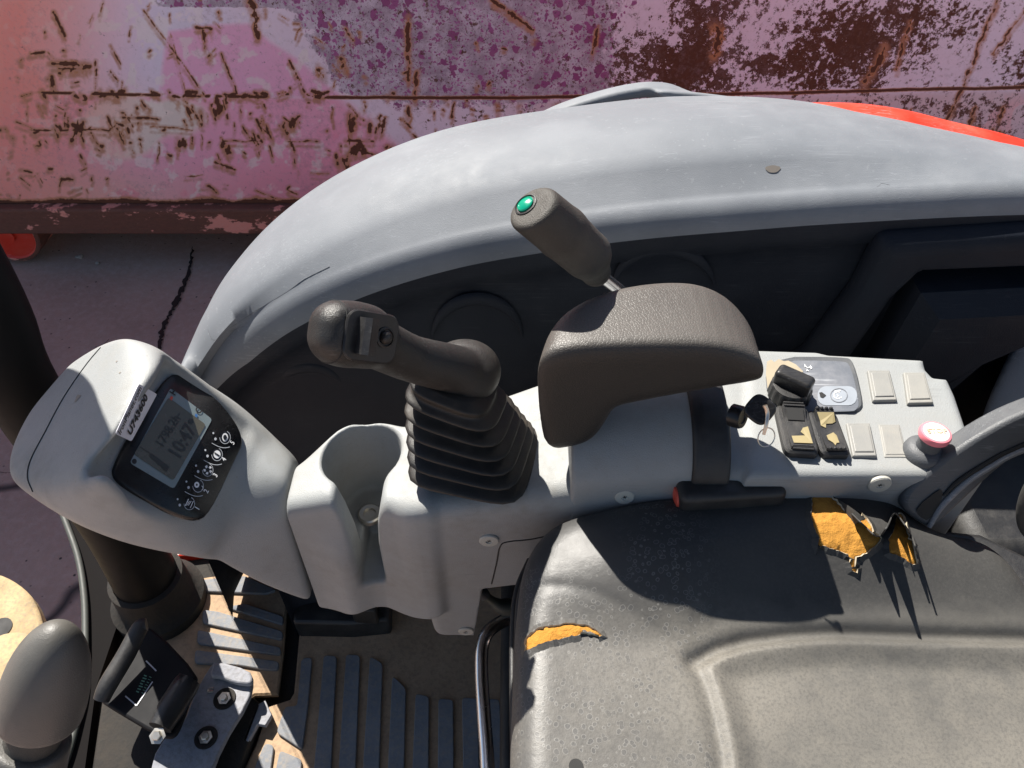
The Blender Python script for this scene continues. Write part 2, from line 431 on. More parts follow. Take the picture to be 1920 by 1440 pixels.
def surf_nets(f, lo, hi, h):
    lo = np.array(lo, float); hi = np.array(hi, float); n = np.ceil((hi-lo)/h).astype(int)+1; Bk = 12
    V = np.full(n, 1.0, np.float32)
    bl = [(i, j, k) for i in range(0, n[0], Bk) for j in range(0, n[1], Bk) for k in range(0, n[2], Bk)]
    c = lo+(np.array(bl)+Bk/2)*h; d = f(c); lim = Bk*h*.87*1.35+.012
    for q, (i, j, k) in enumerate(bl):
        sl = (slice(i, min(i+Bk, n[0])), slice(j, min(j+Bk, n[1])), slice(k, min(k+Bk, n[2])))
        if abs(d[q]) > lim: V[sl] = np.sign(d[q]); continue
        g = np.stack(np.meshgrid(*[np.arange(s.start, s.stop) for s in sl], indexing='ij'), -1).reshape(-1, 3)
        V[sl] = f(lo+g*h).reshape([s.stop-s.start for s in sl])
    S = V < 0; nn = n-1; cnt = np.zeros(nn, np.int8)
    offs = [(a, b, c_) for a in (0, 1) for b in (0, 1) for c_ in (0, 1)]
    for a, b, c_ in offs: cnt += S[a:a+nn[0], b:b+nn[1], c_:c_+nn[2]]
    cells = np.argwhere((cnt > 0) & (cnt < 8)); idx = np.full(nn, -1, np.int64); idx[tuple(cells.T)] = np.arange(len(cells))
    acc = np.zeros((len(cells), 3)); w = np.zeros(len(cells))
    for o1 in offs:
        for ax in range(3):
            if o1[ax]: continue
            o2 = list(o1); o2[ax] = 1
            v1 = V[tuple((cells+o1).T)]; v2 = V[tuple((cells+o2).T)]; m_ = (v1 < 0) != (v2 < 0)
            t = np.where(m_, v1/(v1-v2+1e-20), 0); pt = np.tile(np.array(o1, float), (len(cells), 1)); pt[:, ax] += t
            acc += pt*m_[:, None]; w += m_
    P_ = lo+(cells+acc/w[:, None])*h; fs = []
    for ax in range(3):
        b, c_ = [(1, 2), (2, 0), (0, 1)][ax]; s0 = [slice(None)]*3; s1 = [slice(None)]*3
        s0[ax] = slice(0, nn[ax]); s1[ax] = slice(1, nn[ax]+1)
        E = np.argwhere(S[tuple(s0)] != S[tuple(s1)])
        E = E[(E[:, b] > 0) & (E[:, c_] > 0) & (E[:, b] < nn[b]) & (E[:, c_] < nn[c_])]
        sg = S[tuple(E.T)]; q = []
        for db, dc in ((1, 1), (0, 1), (0, 0), (1, 0)):
            e = E.copy(); e[:, b] -= db; e[:, c_] -= dc; q.append(idx[tuple(e.T)])
        q = np.stack(q, 1); q[~sg] = q[~sg][:, ::-1]; fs.append(q)
    Fc = np.concatenate(fs); Fc = Fc[(Fc >= 0).all(1)]
    for _ in range(2):
        e = 3e-4; f0 = f(P_); g = np.stack([(f(P_+np.eye(3)[i]*e)-f(P_-np.eye(3)[i]*e))/(2*e) for i in range(3)], 1)
        st = f0[:, None]*g/np.maximum((g*g).sum(1), .05)[:, None]; ln = np.linalg.norm(st, axis=1)
        st *= np.minimum(1, h*.7/np.maximum(ln, 1e-12))[:, None]; P_ = P_-st
    return P_, Fc
def sdf_obj(name, f, lo, hi, h, m, parent=None, mb=None, **kw):
    P_, Fc = surf_nets(f, lo, hi, h)
    me = bpy.data.meshes.new(name); me.vertices.add(len(P_)); me.vertices.foreach_set('co', P_.astype(np.float32).ravel())
    me.loops.add(len(Fc)*4); me.loops.foreach_set('vertex_index', Fc.astype(np.int32).ravel())
    me.polygons.add(len(Fc)); me.polygons.foreach_set('loop_start', np.arange(0, len(Fc)*4, 4, dtype=np.int32))
    me.materials.append(m); me.update(calc_edges=True); me.validate(); me.shade_smooth()
    return link(bpy.data.objects.new(name, me), parent, **kw)
def onto(f, u, v, t0=.25, t1=2.0):
    """where the sight line through photo point (u, v) meets a surface"""
    d = ray(u, v); ts = np.linspace(t0, t1, 1200); q = f(CAM+ts[:, None]*d)
    i = np.argmax(q < 0) if (q < 0).any() else len(ts)-1
    a, b = ts[max(i-1, 0)], ts[i]
    for _ in range(25):
        m_ = (a+b)/2
        if f((CAM+m_*d)[None])[0] < 0: b = m_
        else: a = m_
    return CAM+b*d
def grad(f, p):
    e = 1e-3; return nrm([f((p+np.eye(3)[i]*e)[None])[0]-f((p-np.eye(3)[i]*e)[None])[0] for i in range(3)])
def bbox(pts, pad=.02):
    A = np.array(pts); return A.min(0)-pad, A.max(0)+pad

# ================================================================== SETTING
GZ = -.60
g = MB().sheet([(-60, -60, GZ), (60, -60, GZ), (60, 60, GZ), (-60, 60, GZ)]); g.build('ground', M['ground'], smooth=False, kind='structure')
WY = 2.5
def crack(px, w, seed):
    rr_ = random.Random(seed); q, _ = spline([(u, v, 0) for u, v in px], 0, 14); L_, R_ = [], []
    for i, p in enumerate(q):
        a = Z(p[0]+rr_.uniform(-2, 2), p[1], GZ+.004); ww = w*(.35+.9*rr_.random())*math.sin(math.pi*(i+.5)/(len(q)+.5))**.4
        L_.append(a-np.array([ww, 0, 0])); R_.append(a+np.array([ww, rr_.uniform(-.004, .004), 0]))
    MB().grid([L_, R_]).build('ground_crack', flat('crack_dirt', (.035, .026, .024), .95, 0, .1), kind='structure', smooth=False)
crack([(362, 462), (350, 520), (328, 570), (306, 615), (296, 660)], .011, 4); crack([(-60, 880), (10, 886), (60, 884), (90, 900)], .006, 5)

# ------------------------------------------------------------------ scrap container with graffiti
def vnoise(x, y, seed):
    r = np.random.RandomState(seed); T_ = r.rand(256, 256); xi = np.floor(x).astype(int); yi = np.floor(y).astype(int); fx = x-xi; fy = y-yi
    fx = fx*fx*(3-2*fx); fy = fy*fy*(3-2*fy)
    g_ = lambda i, j: T_[i % 256, j % 256]
    return (g_(xi, yi)*(1-fx)+g_(xi+1, yi)*fx)*(1-fy)+(g_(xi, yi+1)*(1-fx)+g_(xi+1, yi+1)*fx)*fy
def fbm(x, y, seed, o=4):
    s = 0; a = .5; t = 0
    for i in range(o): s = s+a*vnoise(x*2**i+13*i, y*2**i+7*i, seed+i); t += a; a *= .55
    return s/t
def sst(a, b, x): t = np.clip((x-a)/(b-a), 0, 1); return t*t*(3-2*t)
def seg_d(u, v, a, b):
    ex, ey = b[0]-a[0], b[1]-a[1]; t = np.clip(((u-a[0])*ex+(v-a[1])*ey)/(ex*ex+ey*ey+1e-9), 0, 1)
    return np.hypot(u-a[0]-ex*t, v-a[1]-ey*t), t
def wall_material():
    m, nt, N, L, P = mat('graffiti_steel'); c = coords(nt)
    at = lambda n: [node(nt, 'ShaderNodeAttribute', attribute_name=n)][0]
    A = at('paint'); B = at('wear'); sep = nt.nodes.new('ShaderNodeSeparateColor'); L.new(B.outputs['Color'], sep.inputs[0])
    purp, rusty, mark = sep.outputs[0], sep.outputs[1], sep.outputs[2]
    n1 = noise(nt, c, 5, 6, .6); n2 = noise(nt, c, 26, 8, .72); n3 = noise(nt, c, 90, 6, .7); n5 = noise(nt, c, 55, 6, .8); n4 = noise(nt, c, 14, 8, .75, .4)
    bc = mix(nt, mth(nt, 'MULTIPLY', n3, .35), A.outputs['Color'], (.55, .5, .5))
    # purple chips
    v = voro(nt, mixvec(nt, c, 45, .035), 30); v2 = voro(nt, mixvec(nt, c, 110, .02), 85)
    chip = mth(nt, 'LESS_THAN', v.outputs['Distance'], mth(nt, 'MULTIPLY', sepx(nt, v.outputs['Color']), .5))
    chip2 = mth(nt, 'LESS_THAN', v2.outputs['Distance'], mth(nt, 'MULTIPLY', sepx(nt, v2.outputs['Color']), .5))
    cm = mth(nt, 'MAXIMUM', chip, chip2)
    pc = mix(nt, sepx(nt, v.outputs['Color']), (.46, .15, .38), (.27, .06, .2))
    gp = mix(nt, ramp(nt, n4, [(.4, 0), (.6, 1)]), (.36, .28, .36), (.62, .54, .64))
    pw = ramp(nt, mth(nt, 'ADD', purp, mth(nt, 'MULTIPLY', mth(nt, 'SUBTRACT', n2, .5), 1.2)), [(.45, 0), (.55, 1)])
    bc = mix(nt, pw, bc, gp); bc = mix(nt, mth(nt, 'MULTIPLY', cm, ramp(nt, mth(nt, 'ADD', purp, mth(nt, 'MULTIPLY', mth(nt, 'SUBTRACT', n4, .5), 1.6)), [(.4, 0), (.5, 1)])), bc, pc)
    dark = ramp(nt, noise(nt, c, 150, 4, .6), [(.6, 0), (.64, 1)])
    bc = mix(nt, mth(nt, 'MULTIPLY', dark, mth(nt, 'MULTIPLY', pw, .8)), bc, (.10, .03, .08))
    # rust
    rc = mix(nt, n3, (.055, .017, .011), (.16, .06, .03))
    x = mth(nt, 'ADD', mth(nt, 'MULTIPLY', mth(nt, 'ADD', mth(nt, 'MULTIPLY', n2, .38), mth(nt, 'MULTIPLY', n5, .62)), 1.0), mth(nt, 'MULTIPLY', rusty, .22))
    rm = ramp(nt, x, [(.605, 0), (.63, 1)])
    bc = mix(nt, rm, bc, rc)
    Hh = at('halo'); hs = nt.nodes.new('ShaderNodeSeparateColor'); L.new(Hh.outputs['Color'], hs.inputs[0])
    hm = ramp(nt, mth(nt, 'ADD', hs.outputs[0], mth(nt, 'MULTIPLY', mth(nt, 'SUBTRACT', n3, .5), .5)), [(.16, 0), (.7, .85)])
    bc = mix(nt, hm, bc, (.46, .21, .12))
    gr = ramp(nt, mth(nt, 'ADD', n5, mth(nt, 'MULTIPLY', hs.outputs[1], .25)), [(.64, 0), (.80, .35)])
    bc = mix(nt, gr, bc, (.30, .20, .22))
    bleed = ramp(nt, mth(nt, 'ADD', mark, mth(nt, 'MULTIPLY', mth(nt, 'SUBTRACT', n3, .5), .5)), [(.08, 0), (.42, .85)])
    bc = mix(nt, bleed, bc, (.50, .22, .10))
    mk = ramp(nt, mth(nt, 'ADD', mark, mth(nt, 'MULTIPLY', mth(nt, 'SUBTRACT', n3, .5), .8)), [(.50, 0), (.60, 1)])
    bc = mix(nt, mk, bc, rc)
    L.new(bc, P.inputs['Base Color']); rrm = mth(nt, 'MAXIMUM', rm, mk)
    L.new(ramp(nt, rrm, [(0, .5), (1, .9)]), P.inputs['Roughness'])
    b = bump(nt, rrm, -.5, .003); b = bump(nt, n3, .3, .002, b); b = bump(nt, n1, .3, .02, b)
    L.new(b, P.inputs['Normal']); return m
cont = empty('scrap_container', (0, WY, GZ), 'tall steel container painted with pink and purple graffiti, scratched and rusting, behind the machine', 'container')
def build_wall():
    z0 = Y(500, 376, WY)[2]; x = np.arange(-3.1, 3.1, .0034); z = np.arange(z0, .52, .0032)
    X, Zz = np.meshgrid(x, z); X = X.ravel(); Zz = Zz.ravel()
    t = K*(WY+H-Zz); u = 960+F*X/t; v = 720-F*K*(WY-(H-Zz))/t
    # gentle dents and the fold at the seam
    seam = 170+12*np.sin(u/500)
    yoff = -.012*fbm(X*2+9, Zz*2+9, 3, 2) + np.where(v > seam, -.012*sst(0, 200, v-seam), 0)
    n1 = fbm(u/120, v/120, 21); n2 = fbm(u/40, v/40, 31); n3 = fbm(u/60, v/200, 41); n4 = fbm(u/9, v/9, 51, 3)
    C = np.zeros((len(u), 3)); C[:] = (.62, .52, .62)
    def lay(c, w):
        C[:] = C*(1-w[:, None])+np.array(c)*w[:, None]
    wob = (n1-.5)*90
    lay((.56, .54, .72), sst(60, 0, np.hypot((u-260)/2, (v-60))-60)*.5)
    pink = (.76, .27, .40)
    lay(pink, sst(seam-2, seam+6, v)*sst(20, -20, u-(640+(v-seam)*1.15)-wob*.3))
    P1 = [(318, 60), (400, 45), (470, 45), (510, 80), (560, 110), (620, 165), (650, 180), (300, 180)]
    lay((.78, .31, .48), sst(6, -6, poly2(P1, u+wob*.12, v+wob*.12)))
    P2 = [(0, 0), (52, 0), (50, 80), (70, 130), (100, 180), (0, 200), (-600, 200), (-600, 0)]
    lay((.82, .30, .33), sst(8, -8, poly2(P2, u+wob*.1, v+wob*.1)))
    e = sst(10, -10, np.hypot((u-230)/1.25, (v-235))-62+wob*.15)+sst(10, -10, np.hypot((u-330)/1.6, (v-215))-34+wob*.15)
    lay((.58, .50, .46), np.clip(e, 0, 1))
    lay((.98, .22, .15), sst(330, -40, u)*(.62+.3*n1))
    lay((.80, .36, .27), sst(270, 372, v)*sst(700, 100, u)*.75)
    lay((.45, .13, .19), sst(230, 372, v)*sst(250, 650, u)*.8)
    lay((.66, .12, .2), (sst(.56, .64, n2)*sst(.45, .6, n1))*.5*sst(170, 260, v)*sst(800, 600, u))
    lay((.80, .62, .58), sst(.60, .70, fbm(u/25, v/25, 77))*.5*sst(760, 600, u))
    lay((.50, .36, .38), sst(900, 1100, u)*sst(seam, seam+14, v)*.8)
    lay((.62, .30, .32), sst(1500, 1620, u)*sst(2, 40, v-seam)*(n1 > .5)*.6)
    # wear regions
    purp = sst(-60, 60, u-(560+np.maximum(0, (v-20))*.45)+wob*.6)*sst(1250, 1050, u+wob)*sst(seam+8, seam-14, v)
    purp = np.maximum(purp, .62*sst(640, 720, u-(v-170)*1.0)*sst(1100, 1000, u)*sst(230, 180, v))
    purp = np.maximum(purp, sst(8, 0, np.abs(v-6+8*n2)-8)*sst(250, 330, u)*sst(700, 600, u)*.7)
    rus = sst(1040, 1200, u+wob*1.5)*(.18+.5*sst(.36, .66, n1))*sst(seam+30, seam-10, v)
    rus = np.maximum(rus, .34*sst(700, 900, u)*sst(seam, seam+20, v))
    rus = np.maximum(rus, sst(1400, 1500, u)*.45*sst(seam, seam+20, v)*(.5+n3))
    rus = np.maximum(rus, .22*purp)
    rus += .6*np.exp(-((u-1640)/190)**2-((v-40-(u-1640)*-.12)/62)**2)+.5*np.exp(-((u-1290)/55)**2-((v-110)/60)**2)
    mk = np.zeros(len(u)); halo = np.zeros(len(u))
    def stroke(a, b, w, s=1.0, drip=0):
        d, tt = seg_d(u+(n2-.5)*14, v+(n2-.5)*10, a, b); ww = w*(.75+.25*np.sin(3.1*np.clip(tt, 0, 1)))*(.1+1.3*sst(.3,.7,n4))*.62
        np.maximum(mk, s*np.clip(1.15-.55*d/ww, 0, 1), out=mk)
        hw = w*1.2+3; np.maximum(halo, s*.75*np.exp(-(d/hw)**2)*(.35+1.1*n2), out=halo)
        dd, _ = seg_d(u+(n2-.5)*6, v-9, a, b); np.maximum(halo, s*.8*np.exp(-(dd/(hw*.8))**2)*(.25+1.2*n4), out=halo)
        if drip:
            for q in np.linspace(.1, .9, 3):
                p = (a[0]+(b[0]-a[0])*q, a[1]+(b[1]-a[1])*q); d2, t2 = seg_d(u, v, p, (p[0]+drip*.2, p[1]+drip))
                np.maximum(mk, .36*np.clip(1-d2/6, 0, 1)*(1-.7*t2), out=mk)
    for a, b, w, s, dr in [((102, 120), (168, 124), 7, 1, 30), ((116, 130), (160, 128), 6, 1, 30), ((102, 22), (122, 66), 4, 1, 30), ((56, 98), (82, 96), 4, 1, 12),
        ((101, 145), (105, 172), 5, 1, 0), ((368, 50), (396, 52), 3.5, 1, 30), ((383, 55), (386, 90), 3, 1, 0), ((470, 0), (482, 30), 8, 1, 0), ((476, 25), (484, 68), 6.5, 1, 0),
        ((270, 18), (385, 178), 2.2, .8, 0), ((180, 112), (178, 175), 2.5, .9, 0), ((318, 60), (348, 172), 1.6, .62, 0), ((418, 100), (446, 175), 2.3, .85, 0), ((541, 110), (570, 170), 3, 1, 0),
        ((210, 85), (226, 118), 2, .8, 0), ((206, 130), (222, 150), 2.4, .9, 0), ((765, 30), (768, 150), 5, 1, 0), ((785, 135), (778, 185), 5, .9, 0), ((925, 0), (995, 50), 5, 1, 0),
        ((193, 0), (190, 30), 2, .75, 0), ((650, 55), (662, 75), 4, .8, 0), ((640, 110), (650, 130), 7, .9, 20), ((598, 130), (606, 142), 8, .8, 0),
        ((660, 275), (705, 288), 3.5, 1, 0), ((405, 300), (440, 312), 3.5, .8, 10), ((350, 325), (380, 322), 2, .6, 0), ((585, 322), (620, 324), 2, .65, 0), ((485, 355), (530, 372), 2, .7, 0),
        ((395, 345), (410, 358), 4, .9, 0), ((118, 330), (140, 332), 6, .7, 0), ((45, 316), (62, 318), 2.5, .8, 0), ((420, 262), (492, 262), 2.2, .9, 0), ((540, 262), (600, 264), 2, .8, 0), ((650, 262), (700, 262), 3, .9, 0),
        ((60, 242), (150, 240), 2.2, .9, 0), ((160, 240), (210, 243), 2, .9, 0), ((230, 218), (300, 222), 2.6, 1, 20), ((285, 236), (360, 240), 1.6, .75, 0), ((33, 228), (70, 242), 1.8, .8, 0),
        ((1870, 0), (1765, 250), 3.5, .9, 0), ((1705, 40), (1680, 130), 4, .9, 0), ((1660, 90), (1620, 150), 7, 1, 0), ((1122, 50), (1110, 100), 4, .8, 0), ((1345, 50), (1340, 100), 12, .8, 0), ((1920, 20), (1860, 100), 3, .7, 0)]:
        stroke(a, b, w, s, dr)
    r = random.Random(5)
    for i in range(50):                                  # short impact nicks below the seam
        x0 = r.choice([r.uniform(60, 380), r.uniform(380, 560), r.uniform(100, 800)]); y0 = r.uniform(185, 290); L_ = r.uniform(8, 34); an = r.gauss(1.2, .35)
        stroke((x0, y0), (x0+L_*math.cos(an), y0+L_*math.sin(an)), r.uniform(1.0, 3.6), r.uniform(.75, 1), r.choice([0, 0, 14]))
    for i in range(110):
        x0 = r.uniform(0, 1000); y0 = r.gauss(235, 45) if r.random() < .6 else r.uniform(0, 365); L_ = r.uniform(1, 7); an = r.uniform(0, 3.1)
        stroke((x0, y0), (x0+L_*math.cos(an), y0+L_*math.sin(an)), r.uniform(1.2, 4.5), r.uniform(.7, 1), r.choice([0, 0, 0, 20]))
    for cx_, cy_ in ((228, 228), (150, 235), (430, 270), (545, 225), (640, 295), (395, 188), (120, 230), (350, 260), (680, 275)):
        for q in range(4):
            a_ = r.gauss(1.3, .5); x0 = cx_+r.gauss(0, 10); y0 = cy_+r.gauss(0, 8); L_ = r.uniform(8, 24)
            stroke((x0, y0), (x0+L_*math.cos(a_), y0+L_*math.sin(a_)), r.uniform(2.5, 7), 1, r.choice([0, 24]))
    for i in range(26):
        x0 = r.uniform(20, 620); stroke((x0, 172+r.uniform(-6, 8)), (x0+r.uniform(5, 22), 176+r.uniform(-8, 8)), r.uniform(3, 6), 1, r.choice([0, 18]))
    for i in range(40):
        x0 = r.uniform(1560, 1960); y0 = r.uniform(185, 330); L_ = r.uniform(15, 55); stroke((x0, y0), (x0-L_*.55, y0+L_), r.uniform(2, 7), r.uniform(.8, 1), 0)
    for i in range(26):
        x0 = r.uniform(650, 1100); y0 = r.uniform(185, 275); L_ = r.uniform(8, 30); stroke((x0, y0), (x0+r.uniform(-6, 3), y0+L_), r.uniform(3, 7), r.uniform(.7, 1), 0)
    for i in range(40):
        x0 = r.uniform(0, 640); y0 = r.uniform(0, 360); L_ = r.uniform(6, 25); an = r.gauss(1.2, .8)
        stroke((x0, y0), (x0+L_*math.cos(an), y0+L_*math.sin(an)), r.uniform(1, 2), r.uniform(.6, .9), 0)
    sl = np.abs(v-seam-3*(n2-.5)); np.maximum(mk, np.clip(1.2-sl/4.0, 0, 1)*np.where(u < 620, sst(.35, .45, n2)*.95, 1)*sst(60, 90, u), out=mk)
    np.maximum(mk, sst(362, 378, v+(n2-.5)*14), out=mk)
    nx = len(x); nz = len(z)
    co = np.stack([X, WY+yoff, Zz], 1); ii = np.arange(nx*nz).reshape(nz, nx)
    fc = np.stack([ii[:-1, :-1], ii[:-1, 1:], ii[1:, 1:], ii[1:, :-1]], -1).reshape(-1, 4)
    me = bpy.data.meshes.new('graffiti_wall'); me.vertices.add(len(co)); me.vertices.foreach_set('co', co.astype(np.float32).ravel())
    me.loops.add(len(fc)*4); me.loops.foreach_set('vertex_index', fc.astype(np.int32).ravel())
    me.polygons.add(len(fc)); me.polygons.foreach_set('loop_start', np.arange(0, len(fc)*4, 4, dtype=np.int32)); me.update(calc_edges=True)
    C[:] = np.clip(C*1.45, 0, .94)
    lw = (sst(300, -60, u)*.85)[:, None]; C[:] = C*(1-lw)+np.array((1.0, .27, .22))*lw
    for nm, A in (('paint', C), ('wear', np.stack([purp, np.clip(rus, 0, 1.5), mk], 1)), ('halo', np.stack([halo, n3, n4], 1))):
        at = me.attributes.new(nm, 'FLOAT_COLOR', 'POINT'); at.data.foreach_set('color', np.concatenate([A, np.ones((len(A), 1))], 1).astype(np.float32).ravel())
    me.materials.append(wall_material()); me.shade_smooth()
    link(bpy.data.objects.new('graffiti_wall', me), cont); return z0
z0w = build_wall()
M['rustplain'] = floor_mat('rusty_rail', (.10, .035, .022), (.17, .065, .04), (.62, .2, .13))
def rail_mat():
    m, nt, N, L, P = mat('rusty_rail_paint'); c = coords(nt, (1, 1, 2)); n = noise(nt, c, 4.5, 8, .68); n3 = noise(nt, c, 60, 6, .7)
    rc = mix(nt, n3, (.09, .035, .026), (.21, .085, .055)); pk = mix(nt, n3, (.75, .24, .18), (.7, .34, .28))
    L.new(mix(nt, ramp(nt, n, [(.565, 0), (.585, 1)]), rc, pk), P.inputs['Base Color']); P.inputs['Roughness'].default_value = .8
    L.new(bump(nt, n3, .5, .004), P.inputs['Normal']); return m
M['rail'] = rail_mat()
rb = Y(500, 437, WY-.05)[2]
def boxmb(mb, lo, hi, mi=0):
    x0, y0, z0 = lo; x1, y1, z1 = hi
    return mb.prism([(x0, y0, z0), (x1, y0, z0), (x1, y1, z0), (x0, y1, z0)], (0, 0, z1-z0), mi)
b = MB(); boxmb(b, (-4.2, WY-.06, rb), (4.2, WY+.06, z0w-.002)); b.build('bottom_rail', M['rail'], cont, bevel=.008)
wc = Y(16, 437, WY-.02)
mb = MB(); mb.lathe(wc+np.array([0, .12, 0]), (0, -1, 0), [(0, 0), (.118, 0), (.118, .135), (.110, .14), (.104, .14)], 0, 48, up=(0, 0, 1))
mb.lathe(wc+np.array([0, .12, 0]), (0, -1, 0), [(.104, .14), (.098, .132), (.03, .132), (.03, .145), (0, .145)], 1, 48, up=(0, 0, 1))
mb.build('roller', [M['rail'], M['red']], cont, angle=40)
b = MB()
boxmb(b, (-4.2, WY+.03, z0w), (4.2, WY+2.4, 1.8)); b.build('container_body', M['rustplain'], cont)
b = MB(); boxmb(b, (-4.2, WY-.03, .53), (4.2, WY+.029, 1.8)); b.build('upper_wall', M['pink'], cont)

# ================================================================== EXCAVATOR
EX = empty('mini_excavator', (0, .3, 0), 'mini excavator with torn black seat, grey joystick console and curved grey side cover', 'excavator')

# ------------------------------------------------------------------ curved side cover
ST = [ # inner lip px, y ; outer silhouette px, y ; 
    ((372, 745), .61, (345, 705), .66), ((395, 712), .63, (357, 668), .70), ((445, 655), .64, (383, 598), .74), ((540, 582), .645, (430, 515), .79), ((680, 515), .648, (520, 415), .83),
    ((850, 462), .65, (650, 325), .86), ((1020, 430), .65, (830, 252), .88), ((1200, 405), .65, (1060, 211), .89), ((1400, 387), .65, (1300, 190), .89), ((1600, 372), .65, (1560, 210), .89),
    ((1920, 356), .65, (1830, 300), .88), ((2300, 352), .65, (2150, 440), .87)]
def hood_rows():
    rows = []
    S = []
    for a, ya, b, yb in ST: S.append(np.concatenate([Y(*a, ya), Y(*b, yb)]))
    S, _ = spline(S, 0, 10)
    for s in S:
        a, b = s[:3], s[3:]; d = b-a; L_ = np.linalg.norm(d); up = np.array([0, 0, 1.0]); r = []
        # inner wall bottom -> wall -> lip roll -> bulged top -> outer roll -> outer skirt
        rr = min(.028, L_*.20); ou = nrm((d[0], d[1], 0))
        r += [a+np.array([0, .0, -.60]), a+np.array([0, -.0, -.35]), a+np.array([0, .005, -.16]), a+np.array([0, .008, -.085]), a+np.array([0, .008, -.06]), a+np.array([0, .002, -.055]), a+np.array([0, -.001, -.040])]
        for k in range(0, 7):
            an = math.pi*(1-k/12); r.append(a+ou*(rr+rr*math.cos(an))+up*(-rr+rr*math.sin(an)))
        for q in (.2, .3, .4, .5, .6, .7, .8, .9): 
            r.append(a+d*q+up*(.034*math.sin(math.pi*min(1, q))**.9))
        ou = nrm((d[0], d[1], 0))
        for k in range(0, 6):
            an = R(70-20*k); r.append(b+ou*(.02*math.cos(an)-.016)+up*(.02*math.sin(an)-.008))
        r += [b+ou*.02+up*-.15, b+ou*.03+up*-.7]
        rows.append(r)
    return rows
HR = hood_rows(); b = MB(); b.grid(HR)
b.grid([[np.array(p) for p in q] for q in ([(-.405, .61, .50), (-.40, .665, .53), (-.39, .71, .50), (-.385, .73, -.2)], [(-.44, .62, .42), (-.44, .67, .43), (-.43, .72, .40), (-.42, .74, -.2)], [(-.465, .63, .02), (-.47, .67, .03), (-.465, .73, .02), (-.46, .75, -.2)])])
# front end cap down to the deck
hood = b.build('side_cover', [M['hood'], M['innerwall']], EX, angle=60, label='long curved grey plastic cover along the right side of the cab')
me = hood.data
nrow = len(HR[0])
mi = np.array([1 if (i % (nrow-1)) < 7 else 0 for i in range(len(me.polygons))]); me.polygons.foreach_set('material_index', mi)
# embossed rings on the inner wall
def arc_ring(mb, c, ru, rv, a0, a1, w, y=.655):
    pts = [Y(c[0]+ru*math.cos(R(a)), c[1]-rv*math.sin(R(a)), y) for a in np.linspace(a0, a1, 22)]
    n = len(pts); mb.tube(pts, [w*math.sin(math.pi*(i+.4)/(n-.2)) for i in range(n)], n=10, smooth=1, flat_=.6)
for k, (c, ru, rv) in enumerate([((1245, 545), 95, 78), ((895, 640), 85, 80), ((580, 750), 72, 62)]):
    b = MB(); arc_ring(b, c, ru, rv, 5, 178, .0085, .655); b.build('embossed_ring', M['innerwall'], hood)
# moulded recess at the rear of the inner wall
def wallpoly(mb, px, y0, y1, mi=0, bev=.012):
    pts = [Y(u, v, y1) for u, v in px]; mb.prism(pts, (0, y0-y1, 0), mi, bev=bev)
b = MB(); wallpoly(b, [(1640, 420), (2100, 390), (2100, 445), (1700, 462), (1640, 520), (1560, 640), (1440, 760), (1360, 800), (1380, 700), (1500, 640), (1590, 520)], .628, .66)
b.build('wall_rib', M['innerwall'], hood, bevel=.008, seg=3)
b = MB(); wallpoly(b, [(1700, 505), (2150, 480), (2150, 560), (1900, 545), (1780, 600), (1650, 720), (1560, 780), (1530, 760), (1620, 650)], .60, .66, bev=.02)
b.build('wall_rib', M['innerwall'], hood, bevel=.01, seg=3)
# chips on cover
def on_hood(u, v, lift=.0003):
    best = None
    d = ray(u, v); 
    for i in range(len(HR)-1):
        for j in range(12, 22):
            A_, B_, C_, D_ = HR[i][j], HR[i][j+1], HR[i+1][j+1], HR[i+1][j]
            for tri in ((A_, B_, C_), (A_, C_, D_)):
                e1 = tri[1]-tri[0]; e2 = tri[2]-tri[0]; h_ = np.cross(d, e2); a = e1@h_
                if abs(a) < 1e-12: continue
                s = CAM-tri[0]; uu = (s@h_)/a
                if uu < -1e-6 or uu > 1+1e-6: continue
                q = np.cross(s, e1); vv = (d@q)/a
                if vv < -1e-6 or uu+vv > 1+1e-6: continue
                t = (e2@q)/a; n_ = nrm(np.cross(e1, e2)); n_ = n_ if n_[2] > 0 else -n_
                if t > 0 and (best is None or t < best[0]): best = (t, n_)
    return None if best is None else CAM+d*best[0]+best[1]*lift
M['mudspot'] = flat('mud_spot', (.27, .235, .2), .8)
for c, ru, rv in (((1449, 317), 14, 7), ((953, 431), 11, 7)):
    pts = [on_hood(c[0]+ru*math.cos(a)*(1+.12*math.sin(3*a)), c[1]-rv*math.sin(a)) for a in np.linspace(0, 2*math.pi, 18, endpoint=False)]
    if all(p is not None for p in pts): MB().sheet(pts).build('mud_spot', M['mudspot'], hood)
M['scr'] = flat('deep_scratch', (.10, .105, .115), .7)
for line, w in (([(390, 618), (401, 638), (430, 616), (475, 586), (540, 546), (570, 524), (618, 500)], .00035), ([(430, 622), (470, 606), (500, 590), (520, 574)], .00022), ([(470, 626), (500, 600), (540, 566), (566, 545)], .0002),
    ([(1600, 355), (1645, 350), (1652, 344), (1668, 347)], .0002)):
    q = [on_hood(u, v, .0001) for u, v, _ in spline([(u, v, 0) for u, v in line], 0, 3)[0]]; q = [p for p in q if p is not None]
    if len(q) > 2: MB().tube(q, w*.6, n=5, smooth=1).build('scratch', M['scr'], hood)
